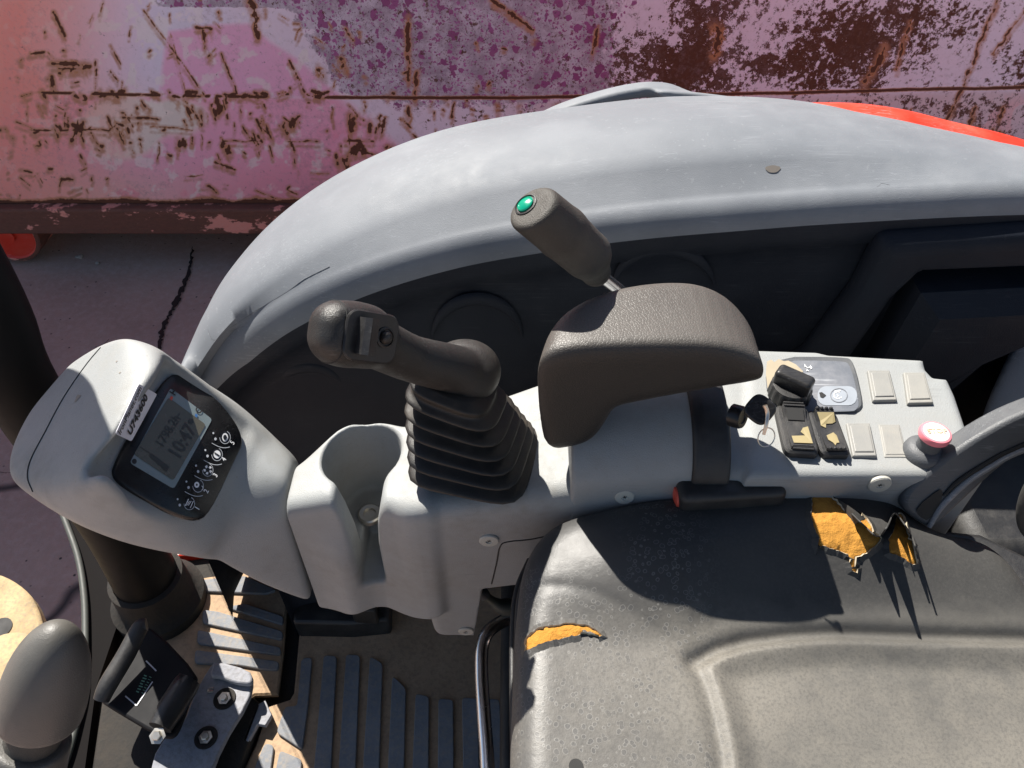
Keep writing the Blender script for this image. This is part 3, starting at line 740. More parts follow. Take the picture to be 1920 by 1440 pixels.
# air scoop handle on the far shoulder
def pld(poly, x, y):
    d = np.full(x.shape, 9.0)
    for a, b in zip(poly[:-1], poly[1:]):
        q, _ = seg_d(x, y, a[:2], b[:2]); d = np.minimum(d, q)
    return d
def scoop():
    Q, _ = spline([Y(u, v, .935) for u, v in [(985, 240), (1050, 209), (1120, 186), (1180, 172), (1225, 168), (1262, 174), (1285, 196), (1292, 240)]], 0, 6)
    def strap(p):
        d = pld([(q[0], q[2]) for q in Q], p[:, 0], p[:, 2]); return np.hypot(np.maximum(np.abs(p[:, 1]-.935)-.006, 0), d)-.0066
    f = [strap]
    f.append(s_hull([Y(u, v, yy) for yy in (.90, .96) for u, v in [(1215, 164), (1280, 166), (1350, 177), (1440, 193), (1540, 206), (1500, 240), (1300, 240), (1268, 178)]], .004))
    g = U(f, .010); lo, hi = bbox([Y(975, 250, .9), Y(1560, 150, .98), Y(1550, 250, .9)], .03)
    sdf_obj('scoop_handle', g, lo, hi, .0028, M['hood'], EX)
scoop()
# red bodywork beyond the cover
def redbody():
    top = [(1480, 199), (1560, 197), (1640, 200), (1720, 212), (1800, 232), (1860, 246), (1920, 262), (2050, 310), (2300, 430)]
    rows = []
    P_, _ = spline([Y(u, v, 1.02) for u, v in top], 0, 6)
    for p in P_: rows.append([p+np.array([0, -.16, -.10]), p+np.array([0, -.10, -.022]), p+np.array([0, -.06, -.004]), p, p+np.array([0, .03, -.01]), p+np.array([0, .06, -.06]), p+np.array([0, .07, -.8])])
    MB().grid(rows).build('red_bodywork', M['red'], EX, angle=70, label='bright red painted body panel behind the grey cover')
redbody()

# ------------------------------------------------------------------ console
def cxyz(*a): return [Z(u, v, H-dz) for u, v, dz in a]
XZ = lambda pts: [(p[0], p[2]) for p in pts]
# main body: cross section polygon in x-y for the top, sloped near side
top_xy = [Z(780, 790, .655), Z(1010, 702, .68), Z(1200, 690, .70), Z(1430, 665, .70), Z(1600, 664, .70)]
def f_console():
    # level body under joystick + armrest
    x0, x1 = -.105, .45
    def top(x): return np.interp(x, [-.24, -.10, -.03, .07, .14, .2, .5], [.628, .645, .656, .675, .694, .698, .698])
    def near(x): return np.interp(x, [-.24, -.1, .05, .14, .2, .5], [.388, .392, .396, .398, .396, .396])
    def far(x): return np.interp(x, [-.24, -.1, 0.03, .16, .36, .5], [.47, .497, .537, .545, .548, .548])
    def f(p):
        x, y, z = p.T; tp = top(x)
        # near side leans in a little toward the floor
        ny = near(x)+(tp-z)*.045
        d = smax(z-tp, ny-y, .022); d = smax(d, y-far(x), .010); d = smax(d, -(z-.30), .01)
        bot = np.interp(x, [-.105, -.042, -.030, .05, .5], [.405, .398, .505, .52, .50]); d = smax(d, bot-z, .006)
        return d
    return f
fc0 = f_console()
def f_main(p):
    x, y, z = p.T
    d = fc0(p); d = smax(d, x-.30, .012)
    d = smax(d, -.098-x+np.clip((.60-z)*.06, 0, .02), .012)
    return d
main_panel = [(1400, 652), (1735, 670), (1740, 690), (1752, 703), (1780, 706), (1795, 738), (1832, 846), (1850, 892), (1400, 893)]
pp = [Z(u, v, .70) for u, v in main_panel]; pp = [(p[0], p[1]) for p in pp]
f_panel = s_ext(pp, 0, 1, 2, .34, .70, .010)
# cup holder block
CH = Z(680, 862, .632); 
def f_cup(p):
    x, y, z = p.T
    tp = np.interp(x, [-.215, -.17, -.10, -.06], [.625, .640, .648, .652])
    far = .463+.045*sst(-.215, -.155, x)-.010*sst(-.135, -.095, x)
    near = np.interp(x, [-.215, -.17, -.13, -.10, -.085], [.412, .410, .406, .396, .392])
    bulge = .012*np.exp(-((x+.165)/.02)**2)-.0*z
    d = smax(z-tp, near-y-.10*(tp-z)*0+.0-bulge*sst(.62, .55, z), .018); d = smax(d, y-far, .012)
    d = smax(d, -.2065-x, .003); d = smax(d, x+.07, .01)
    bot = .452+.006*np.cos((x+.15)/.045*math.pi)+.06*(x+.2); d = smax(d, bot-z, .008)
    r = np.hypot(x-CH[0], y-CH[1]); cyl = smax(r-np.interp(z, [.50, .64], [.031, .038]), .545-z, .006)
    d = smax(d, -cyl, .005)
    # slot that opens the cup to the front
    w = np.interp(z, [.50, .58, .615, .66], [.0115, .0125, .016, .026])
    sl = smax(np.abs(x-CH[0]-.0035)-w, y-CH[1], .004); sl = smax(sl, .512-z, .006)
    return smax(d, -sl, .006)
fcons = lambda p: smin(smin(f_main(p), f_panel(p), .006), f_cup(p), .01)
console = sdf_obj('console', fcons, (-.23, .36, .29), (.47, .57, .73), .0021, M['console'], EX, label='light grey plastic side console with cup holder at its front end')
# drain bolt at bottom of the cup
def bolt(name, c, ax, r, parent, m=None, hexa=True):
    mb = MB(); mb.lathe(c, ax, [(0, .0), (r*1.6, 0), (r*1.6, r*.25), (r*.95, r*.3), (r*.95, r*.9), (r*.8, r*1.05), (0, r*1.05)], 0, 6 if hexa else 24)
    return mb.build(name, m or M['steel'], parent, angle=30)
mb = MB(); c = Z(693, 968, .53); c = Z(694, 966, .5462)
mb.lathe(c, (0, 0, 1), [(.0, .001), (.006, .001), (.0065, .004), (.0105, .0045), (.012, .003), (.012, -.002)], 0, 28); mb.build('drain_bolt', M['steel'], console, angle=30)
# round screw caps on the near side
for u, v, r in ((917, 1012, .0092), (1171, 930, .0085), (874, 1182, .0085), (1649, 907, .0095)):
    p = onto(fcons, u, v); n = grad(fcons, p); mb = MB()
    mb.lathe(p, n, [(r, -.001), (r, .0012), (r*.9, .0022), (r*.35, .0024), (r*.3, .0014), (0, .0014)], 0, 28)
    x, y, _ = frame(n)
    for a in (.3, .3+math.pi/2):
        dx = x*math.cos(a)+y*math.sin(a); dy = np.cross(n, dx); q = p+n*.00165
        mb.sheet([q+dx*r*.2+dy*r*.05, q-dx*r*.2+dy*r*.05, q-dx*r*.2-dy*r*.05, q+dx*r*.2-dy*r*.05], 1)
    mb.build('screw_cap', [M['cap'], M['ink']], console, angle=30)
# panel seams (thin dark grooves)
def seam(pts, name='panel_seam', f=fcons, w=.0007, parent=None):
    pts = [tuple(q) for q in spline([(u, v, 0) for u, v in pts], 0, 5)[0]]
    q = [onto(f, u, v) for u, v, _ in pts]; q = [p+grad(f, p)*.0002 for p in q]
    mb = MB(); mb.tube(q, w, n=6, smooth=1); return mb.build(name, M['dark'], parent or console)
seam([(1250, 962), (1180, 975), (1080, 992), (1000, 1010), (955, 1015), (938, 1024), (930, 1060), (915, 1120), (895, 1190)])

# ------------------------------------------------------------------ monitor pod
phi, th = R(8.3), R(47)
SR = np.array([math.sin(phi), math.cos(phi), 0]); SD = np.array([math.cos(phi)*math.cos(th), -math.sin(phi)*math.cos(th), -math.sin(th)])
SN = nrm(np.cross(SD, SR)); SN = SN if SN[2] > 0 else -SN
SC = Z(335, 845, .69)
def scr(u, v, lift=0.0): return PL(u, v, SC+SN*lift, SN)
pod_pts = cxyz((226, 618, .446), (300, 640, .450), (180, 632, .475), (132, 672, .51), (46, 765, .53), (0, 846, .53), (0, 898, .525), (44, 925, .515), (110, 978, .53), (248, 1034, .565), (385, 1056, .60),
    (185, 900, .453), (205, 820, .444), (300, 690, .441), (360, 688, .490), (440, 742, .530), (500, 812, .558), (470, 930, .575), (420, 1010, .585))
pod_pts += [p+np.array([.0, 0, -.07]) for p in cxyz((150, 700, .54), (120, 900, .54), (400, 760, .56), (380, 960, .6))]
f_pod0 = s_hull(pod_pts, .0034)
neck_pts = cxyz((350, 690, .51), (440, 745, .543), (562, 862, .575), (564, 905, .566), (588, 1140, .735), (480, 1096, .68), (380, 1045, .61), (300, 960, .56), (470, 880, .56))
neck_pts += [Z(562, 862, .52), Z(400, 760, .60), np.array([-.208, .418, .612]), np.array([-.208, .412, .46]), np.array([-.208, .430, .626])]
neck_pts = [np.array([min(p[0], -.2080), p[1], p[2]]) for p in neck_pts]
f_neck = s_hull(neck_pts, .003)
rc = scr(330, 842)
f_rec = s_box(SC+SN*.035-SD*.002, (SR, SD, SN), (.064, .050, .035), .008)
f_face = lambda p: -((p-(SC-SN*.0015))@SN)        # half space above the screen plane
fpod = lambda p: smax(smin(f_pod0(p), f_neck(p), .012), -f_rec(p), .010)
lo, hi = bbox(pod_pts+neck_pts, .02)
mon = sdf_obj('monitor_housing', fpod, lo, hi, .0021, M['console'], EX, label='light grey monitor pod at the front end of the console')
seamline = [(204, 636), (165, 680), (120, 745), (85, 810), (58, 862), (52, 895), (62, 922)]
seam(seamline, 'shell_seam', fpod, .0006, mon)
# bezel
LB = .0035
bz = chaikin([scr(u, v, -.002) for u, v in [(308, 708), (338, 704), (402, 750), (440, 798), (452, 832), (440, 856), (388, 968), (362, 980), (306, 961), (234, 922), (205, 896), (212, 868), (257, 786)]], 2)
mb = MB(); mb.prism(bz, SN*(LB+.002), bev=.0014); bezel = mb.build('monitor_bezel', M['glossblack'], mon, angle=50)
def P2(px, lift): return [scr(u, v, lift) for u, v in px]
mb = MB(); mb.sheet(rnd(P2([(320, 727), (398, 786), (326, 917), (243, 868)], LB+.0004), .003), 0)
mb.sheet(rnd(P2([(316, 745), (386, 796), (325, 901), (251, 852)], LB+.0008), .0025), 1)
def put_text(mb, s, size, u, v, lift, mi, bold=0.0, squash=1.0, rot=0):
    X_ = SR*math.cos(rot)-SD*math.sin(rot); Y_ = -SD*math.cos(rot)-SR*math.sin(rot)
    m4 = plane_m(scr(u, v, lift), X_*squash, Y_); mb.mesh(text_mesh(s, size, bold), m4, mi)
put_text(mb, '1798.2h', .0115, 316, 808, LB+.0011, 2, .0001, .95); put_text(mb, '10:47', .017, 343, 828, LB+.0011, 2, .0003, .95)
mb.sheet(P2([(280, 855), (284, 850), (318, 875), (312, 885)], LB+.0011), 2)
mb.sheet(P2([(299, 842), (300, 841), (338, 775), (337, 774)], LB+.0011), 2)
mb.sheet(P2([(262, 838), (262.6, 837), (289, 854), (288.4, 855)], LB+.0011), 2)
mb.sheet([scr(358+5*math.cos(a), 790+5*math.sin(a), LB+.0011) for a in np.linspace(0, 6.28, 12, endpoint=False)], 2)
put_text(mb, 'H', .008, 326, 735, LB+.0009, 3, .0003); put_text(mb, 'C', .008, 373, 770, LB+.0009, 3, .0002)
mb.sheet(P2([(321, 742), (325, 745), (322, 751), (318, 748)], LB+.0009), 4); mb.sheet(P2([(367, 775), (371, 778), (369, 783), (365, 780)], LB+.0009), 5)
mb.sheet([scr(252+4.5*math.cos(a), 865+5*math.sin(a), LB+.0009) for a in np.linspace(0, 6.28, 14, endpoint=False)], 3)
mb.build('display_screen', [M['lcdframe'], M['lcd'], M['lcdink'], M['ink'], M['redink'], M['blueink']], mon, smooth=False)
# five push buttons
def ringpts(c, ru, rv, lift, n=22): return [scr(c[0]+ru*math.cos(a), c[1]+rv*math.sin(a), lift) for a in np.linspace(0, 2*math.pi, n, endpoint=False)]
for num, (bu, bv), (nu, nv) in (('5', (422, 820), (436, 830)), ('4', (407, 852), (420, 861)), ('3', (389.5, 881), (404, 891)), ('2', (371.5, 911), (387, 921)), ('1', (355, 944), (370, 953))):
    mb = MB(); mb.sheet(ringpts((bu, bv), 9.2, 11, LB+.0002), 0)
    for k in range(18):
        a0, a1 = -1.2+k*.24, -1.2+(k+1)*.24
        if 0 <= k < 18:
            q = [scr(bu+r_*9.6*math.cos(a), bv+r_*11.4*math.sin(a), LB+.0005) for r_, a in ((1, a0), (1.09, a0), (1.09, a1), (1, a1))]; mb.sheet(q, 1)
    if num == '4':
        mb.sheet(ringpts((bu, bv), 6.5, 7.5, LB+.0006), 2); put_text(mb, 'i', .0075, bu, bv, LB+.0009, 0, .0004)
    elif num == '1':
        for k in (-1, 0, 1): mb.sheet([scr(bu-4+k*3+dx, bv+dy, LB+.0006) for dx, dy in ((-1.5, 3.5), (-.6, 4), (5, -4.2), (4.1, -4.7))], 2)
        mb.sheet([scr(bu+dx, bv+dy, LB+.0005) for dx, dy in ((-8, 4), (-7, 5), (-1, -8), (-2, -9))], 2); mb.sheet([scr(bu+dx, bv+dy, LB+.0005) for dx, dy in ((1, 8.5), (2, 9), (8, -4), (7, -4.5))], 2)
    elif num == '5':
        for (a, c2) in ((0, 2), (1, 0)): mb.sheet([scr(bu+(7-2.6*a)*math.cos(t)*.8, bv+(8-3*a)*math.sin(t), LB+.0005+.0003*a) for t in np.linspace(0, 6.28, 12, endpoint=False)], c2)
    elif num == '3':
        for k in range(5):
            a = k*1.256; mb.sheet([scr(bu+r_*math.cos(a+w_), bv+1.1*r_*math.sin(a+w_), LB+.0006) for r_, w_ in ((4, 0), (8, .25), (8.3, .8), (4.4, .9))], 2)
    else:
        mb.sheet(ringpts((bu-2.5, bv-2), 4.8, 5.6, LB+.0006), 2); mb.sheet(ringpts((bu-2.5, bv-2), 1.8, 2.2, LB+.0009, 8), 0)
        for k in range(8):
            a0, a1 = .3*k-1.2, .3*(k+1)-1.2; mb.sheet([scr(bu+5+r_*3.6*math.cos(a), bv+4+r_*3.6*math.sin(a), LB+.0006) for r_, a in ((1, a0), (1.35, a0), (1.35, a1), (1, a1))], 2)
    put_text(mb, num, .0062, nu, nv, LB+.0006, 2, .0001)
    dx, dy = bu-18-422, bv+2-820
    for ou, ov, rr in ((-18, 3, 2.4), (-22, -8, 1.8)):
        mb.sheet(ringpts((bu+ou, bv+ov), rr, rr*1.15, LB+.0005, 10), 3)
    if num != '1':                      # divider arc above the next key
        for k in range(8):
            s0, s1 = k/8, (k+1)/8; q = []
            for s_, w_ in ((s0, 0), (s1, 0), (s1, 1.2), (s0, 1.2)): q.append(scr(bu-25+34*s_, bv+10+9*math.sin(s_*2.2)*1.0+w_, LB+.0005))
            mb.sheet(q, 3)
    mb.build('push_button', [M['glossblack'], M['greyprint'], M['white'], M['greyprint']], mon, smooth=False)
# auction sticker over the rim
sa, sb, sd_ = onto(fpod, 259.4, 719.2), scr(293.8, 739, LB+.003), onto(fpod, 215.6, 813)
SNs = nrm(np.cross(sb-sa, sd_-sa)); SNs = SNs if np.dot(SNs, CAM-sa) > 0 else -SNs; S0 = sa+SNs*.0045
mb = MB(); st = [PL(u, v, S0, SNs) for u, v in [(259.4, 719.2), (293.8, 739), (245.8, 827.5), (215.6, 813)]]
mb.prism(rnd(st, .0025), SNs*.0004, 0)
sX = nrm(np.array(st[0])-np.array(st[3])); sY = nrm(np.cross(SNs, sX))
for s_, size, (u, v), bd in (('IronPlanet.com', .0078, (244.5, 769), 0.0001), ('U743600', .0108, (259, 777.5), .0004)):
    mb.mesh(text_mesh(s_, size, bd), plane_m(PL(u, v, S0+SNs*.0012, SNs), sX*.92, sY), 1)
mb.build('sticker', [M['sticker'], M['ink']], mon, smooth=False, label='white paper sticker with a black number')
# stains
M['stain'] = flat('reddish_stain', (.42, .25, .21), .7)
for u, v, r_ in ((219, 678, 2), (225, 699, 2), (146, 746, 8)):
    p = onto(fpod, u, v); n = grad(fpod, p); x, y, _ = frame(n)
    mb = MB(); mb.sheet([p+n*.0004+(x*math.cos(a)+y*math.sin(a))*r_*.00045*(1+.3*math.sin(3*a+u)) for a in np.linspace(0, 6.28, 12, endpoint=False)]); mb.build('stain', M['mudspot'], mon)

# ------------------------------------------------------------------ joystick
JB = Z(893, 856, .662); JT = Y(848, 712, .447)
def boot():
    mb = MB(); rows = []; n = 40; ring = 14; ax = nrm(JT-JB)
    for i in range(ring*6+1):
        t = i/(ring*6); c = JB+(JT-JB)*t; c = c+np.array([0, 0, 0])
        w = .0492*(1-t)+.031*t; w += .0054*math.sin(t*6.5*2*math.pi)*sst(.95, .74, t)
        if t > .93: w *= 1-(t-.93)*3
        pw = 5.0-1.6*t; r_ = []
        for k in range(n):
            a = 2*math.pi*k/n; ca, sa = math.cos(a), math.sin(a); rr = (abs(ca)**pw+abs(sa)**pw)**(-1/pw)*w
            x_, y_ = rr*ca, rr*sa*.92; ro = R(-14); r_.append(c+np.array([x_*math.cos(ro)-y_*math.sin(ro), x_*math.sin(ro)+y_*math.cos(ro), (-x_*.32*t-y_*.25*t)]))
        rows.append(r_)
    mb.grid(rows, 0, True); mb.f.append(tuple(range(len(mb.v)-n, len(mb.v)))); mb.m.append(0)
    return mb
h0 = JT+np.array([0.004, 0.002, .008]); h1 = Y(770, 672, .43); h2 = Y(700, 640, .415); h3 = Y(662, 627, .405); h4 = Y(642, 632, .403)
path, rad = spline([JT+np.array([.010, .004, -.01]), h0, h1, h2, h3, h4], [.020, .0190, .0168, .0178, .0195, .0180], 5)
vdir = nrm(CAM-h3); axh = nrm(h4-h2); sideh = nrm(np.cross(axh, vdir)); faceN = nrm(np.cross(sideh, axh)); 
fsn = nrm(faceN*.9+np.array([0, 0, .25]))
fj = U([s_cone(path[i], path[i+1], rad[i], rad[i+1]) for i in range(0, len(path)-1)], .004)
hd = s_box(h3+axh*.002, (axh, sideh, faceN), (.0295, .0212, .0195), .0175)
fj2 = lambda p: smin(smax(smin(fj(p), hd(p), .008), -((p-(h3+faceN*.0165))@(-faceN)) if False else (p-(h3+faceN*.0180))@faceN, .005), s_ell(Y(866, 700, .462), (nrm((1, .1, .2)), nrm((-.1, 1, 0)), nrm((-.2, 0, 1))), (.033, .032, .026))(p), .002)
lo, hi = bbox([p for p in path]+[JT], .05)
joy = sdf_obj('joystick', fj2, lo, hi, .0013, M['grip'], EX, label='black control joystick with thumb rocker leaning toward the monitor')
boot().build('rubber_boot', M['rubber'], joy, angle=75)
mb = MB(); mb.lathe(JB+np.array([0.002, -.002, -.004]), (0, 0, 1), [(.064, -.001), (.064, .006), (.058, .009), (.05, .009)], 0, 4, up=(.6, .8, 0)); 
def cross_loop(f, c, ax, n=48, rmax=.05):
    x, y, _ = frame(ax); out = []
    for a in np.linspace(0, 2*math.pi, n, endpoint=False):
        d = x*math.cos(a)+y*math.sin(a); lo_, hi_ = 0, rmax
        for _ in range(22):
            m_ = (lo_+hi_)/2
            if f((c+d*m_)[None])[0] < 0: lo_ = m_
            else: hi_ = m_
        out.append(c+d*lo_)
    return out+[out[0], out[1]]
MB().tube(cross_loop(fj2, h3+axh*.0175, axh), .0006, n=6, smooth=1).build('grip_seam', M['dark'], joy)
# plate with rocker and round button on the head
def jp(a, s, l): return h3+axh*a+sideh*s+faceN*l
pl = [jp(a, s, .0174) for a, s in rrect(-.003, 0, .044, .035, .009)]
mb = MB(); mb.prism(pl, faceN*.0016, bev=.001); mb.build('switch_plate', M['glossblack'], joy)
prof = [(-.006, 0), (-.0065, .006), (-.0035, .0115), (.003, .0125), (.0055, .008), (.006, 0)]
mb = MB(); rows = [[jp(.004+a, s, .0186+l) for a, l in prof] for s in np.linspace(-.0125, .0125, 12)]; mb.grid(rows)
for r_ in (rows[0], rows[-1]): mb.sheet(r_)
for k in range(7):
    s_ = -.006+k*.002; mb.sheet([jp(.004+a, s_+d_, .0186+l+.0003) for a, l, d_ in ((-.0030, .0118, 0), (.0025, .0126, 0), (.0025, .0126, .0009), (-.0030, .0118, .0009))], 0)
mb.build('thumb_rocker', M['glossblack'], joy, angle=25)
mb = MB(); mb.lathe(jp(-.0135, .001, .0188), faceN, [(.0072, 0), (.0074, .0012), (.0062, .0016), (.006, .0004), (.0048, .0004), (.0045, .003), (.003, .0046), (0, .005)], 0, 24); mb.build('thumb_button', M['grip'], joy, angle=40)
x, y, _ = frame(axh)
mb = MB(); q = h4+axh*.000; 
# ------------------------------------------------------------------ green-button lever
g0 = T(1004, 396, .578); g1 = T(1054, 436, .598); g2 = T(1100, 478, .624); g3 = T(1124, 515, .645)
la = nrm(g0-g2); nearv = nrm(CAM-g1)
sl = nrm(np.cross(la, nearv)); fl = nrm(np.cross(sl, la))
f1 = U([s_cone(g0+la*.013, g1, .0200, .0212), s_cone(g1, g2, .0212, .0200), s_cone(g2, g3-la*-.006, .0200, .0128)], .002)
tn = nrm(la+np.array([-.05, .0, .35]))
tp0 = g0+la*.006
f_lev = lambda p: smax(f1(p), (p-tp0)@tn, .006)
lo, hi = bbox([g0, g1, g2, g3], .035)
lev = sdf_obj('control_lever', f_lev, lo, hi, .0013, M['leverg'], EX, label='brown-grey lever grip with a green button on its tip')
pb = onto(f_lev, 986, 384); nb = tn
mb = MB(); mb.lathe(pb, nb, [(.0095, -.001), (.0095, .0008), (.0085, .0012), (.008, .0002), (0.0, .0002)], 0, 28); mb.build('button_collar', M['black'], lev)
mb = MB(); mb.lathe(pb, nb, [(.0068, 0), (.0068, .0016), (.006, .0022), (.0056, .0018), (.004, .0026), (0, .003)], 0, 28); mb.build('green_button', M['green'], lev)
rd = nrm(g3-g2); rb_ = g3+(g3-g2)*0+nrm(T(1188, 566, .70)-g3)*.20
mb = MB(); mb.tube([g3-nrm(rb_-g3)*.01, rb_], .0055, smooth=1); mb.build('lever_rod', M['chrome'], lev)

# ------------------------------------------------------------------ armrest
ya = .415
near_px = [(1000, 715), (1008, 684), (1046, 662), (1110, 654), (1260, 650), (1370, 655), (1442, 686), (1452, 706), (1438, 726), (1330, 742), (1190, 768), (1155, 776), (1142, 800), (1120, 832), (1090, 848), (1024, 858), (1010, 800)]
xz = [(p[0], p[2]) for p in chaikin([Y(u, v, ya) for u, v in near_px], 2)]
far_px = [(1454, 712), (1440, 640), (1426, 592), (1376, 554), (1290, 538), (1180, 546), (1098, 567), (1034, 602), (1000, 655), (990, 730)]
fx = [Z(u, v, .81) for u, v in far_px]
xy = chaikin([(fx[0][0]+.004, ya)]+[(p[0], p[1]) for p in fx[1:-1]]+[(fx[-1][0]-.002, ya)], 2, False)
xy = [np.array(q) for q in xy]
f_arm = lambda p: smax(smax(poly2(xz, p[:, 0], p[:, 2]), poly2(xy, p[:, 0], p[:, 1]), .016), ya-p[:, 1], .008)
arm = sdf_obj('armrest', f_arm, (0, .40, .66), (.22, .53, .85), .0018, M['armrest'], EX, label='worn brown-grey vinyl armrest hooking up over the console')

# body below armrest (rounded cylinder cover) and black arch band with the ignition
def hump(x0, x1, extra, m, name, parent):
    def f(p):
        x, y, z = p.T; k = np.interp(x, [.05, .10, .16, .24], [.0, .012, .026, .020])
        r = np.hypot((y-.462)/.066, np.maximum(z-.672, 0)/(.042+k*.6))
        d = (r-1)*.05-extra; d = smax(d, .62-z, .004); d = smax(d, x0-x, .004); d = smax(d, x-x1, .004); return smax(d, np.abs(y-.462)-.066-extra, .004)
    return sdf_obj(name, f, (x0-.01, .37, .61), (x1+.01, .56, .76), .0018, m, parent), f
pod_h, f_h = hump(.05, .155, 0.0, M['console'], 'console_hump', console)
band, f_b = hump(.150, .182, .003, M['black'], 'arch_band', console)

# ------------------------------------------------------------------ right control panel furniture
PZ = .7
pan = MB()
fr = [Z(u, v, PZ-.001) for u, v in [(1432, 672), (1582, 672), (1600, 680), (1618, 760), (1612, 772), (1600, 777), (1440, 777)]]
mb = MB(); mb.prism(chaikin(fr, 2), (0, 0, .0035), bev=.0015)
pad_frame = mb.build('panel_bezel', M['greytrim'], EX, label='rounded control pad with faded grey-blue decal on the rear panel')
pd = [Z(u, v, PZ+.0029) for u, v in [(1436, 676), (1580, 676), (1595, 684), (1612, 757), (1606, 768), (1597, 772), (1442, 772)]]
mb = MB(); mb.sheet(chaikin(pd, 2)); 
st_ = [Z(1568+u, 742+v, PZ+.0033) for u, v in rrect(2, 0, 74, 36, 16)]; mb.sheet(st_, 1)
for k in range(24):
    a0, a1 = k*math.pi/12, (k+1)*math.pi/12
    mb.sheet([Z(1573+r_*math.cos(a), 741+r_*.82*math.sin(a), PZ+.0037) for r_, a in ((15, a0), (16.5, a0), (16.5, a1), (15, a1))], 2)
    if k < 18: mb.sheet([Z(1571+r_*math.cos(a+.5), 741+r_*.82*math.sin(a+.5), PZ+.0037) for r_, a in ((7, a0), (8.2, a0), (8.2, a1), (7, a1))], 3)
mb.sheet([Z(u, v, PZ+.0037) for u, v in ((1564, 733), (1576, 731), (1576, 733), (1565, 735))], 3)
mb.sheet([Z(u, v, PZ+.0037) for u, v in ((1568, 738), (1573, 742), (1567, 747), (1571, 742))], 3)
mb.sheet([Z(u, v, PZ+.0038) for u, v in ((1536, 736), (1541, 735), (1549, 741), (1543, 746), (1538, 744))], 4)
for q in ([(1508, 682), (1513, 688), (1509, 688)], [(1510, 690), (1520, 687), (1519, 690)], [(1513, 692), (1517, 696), (1512, 695)], [(1519, 684), (1523, 690), (1520, 692)]): mb.sheet([Z(u, v, PZ+.0036) for u, v in q], 3)
mb.build('pad_decal', [M['panelpad'], M['sheen'], M['panelpad'], M['white'], M['dark']], pad_frame, smooth=False)
# torn pale backing left of the decal
rr_ = random.Random(3)
pk = [(1438, 678), (1446, 674), (1452, 679), (1460, 673), (1470, 677), (1478, 676), (1492, 683), (1506, 696), (1504, 699), (1490, 692), (1475, 700), (1450, 712), (1440, 735), (1436, 700)]
MB().sheet([Z(u, v, PZ+.0034) for u, v in pk]).build('torn_decal', flat('torn_decal_backing', (.33, .28, .2), .8), pad_frame, smooth=False)
# throttle dial
dc = Z(1478, 742, PZ+.002)
def dial():
    mb = MB(); n = 64; prof = [(.0185, 0), (.0190, .001), (.0182, .012), (.0168, .014), (.0135, .0145)]
    rows = []
    for r_, h_ in prof:
        rows.append([dc+np.array([(r_*(1-.055*(h_ < .013)*((k//2) % 2)))*math.cos(2*math.pi*k/n), (r_*(1-.055*(h_ < .013)*((k//2) % 2)))*math.sin(2*math.pi*k/n), h_]) for k in range(n)])
    mb.grid(rows, 0, True); mb.f.append(tuple(range(len(mb.v)-n, len(mb.v)))); mb.m.append(0)
    o = mb.build('throttle_dial', M['black'], EX, angle=30, label='black knurled rotary dial on the rear control panel')
    fb = s_box(dc+np.array([0, 0, .018]), ((.80, -.60, 0), (.60, .80, 0), (0, 0, 1)), (.0165, .0082, .009), .004)
    sdf_obj('dial_grip', fb, dc-np.array([.025, .025, -.005]), dc+np.array([.025, .025, .035]), .0009, M['glossblack'], o)
dial()
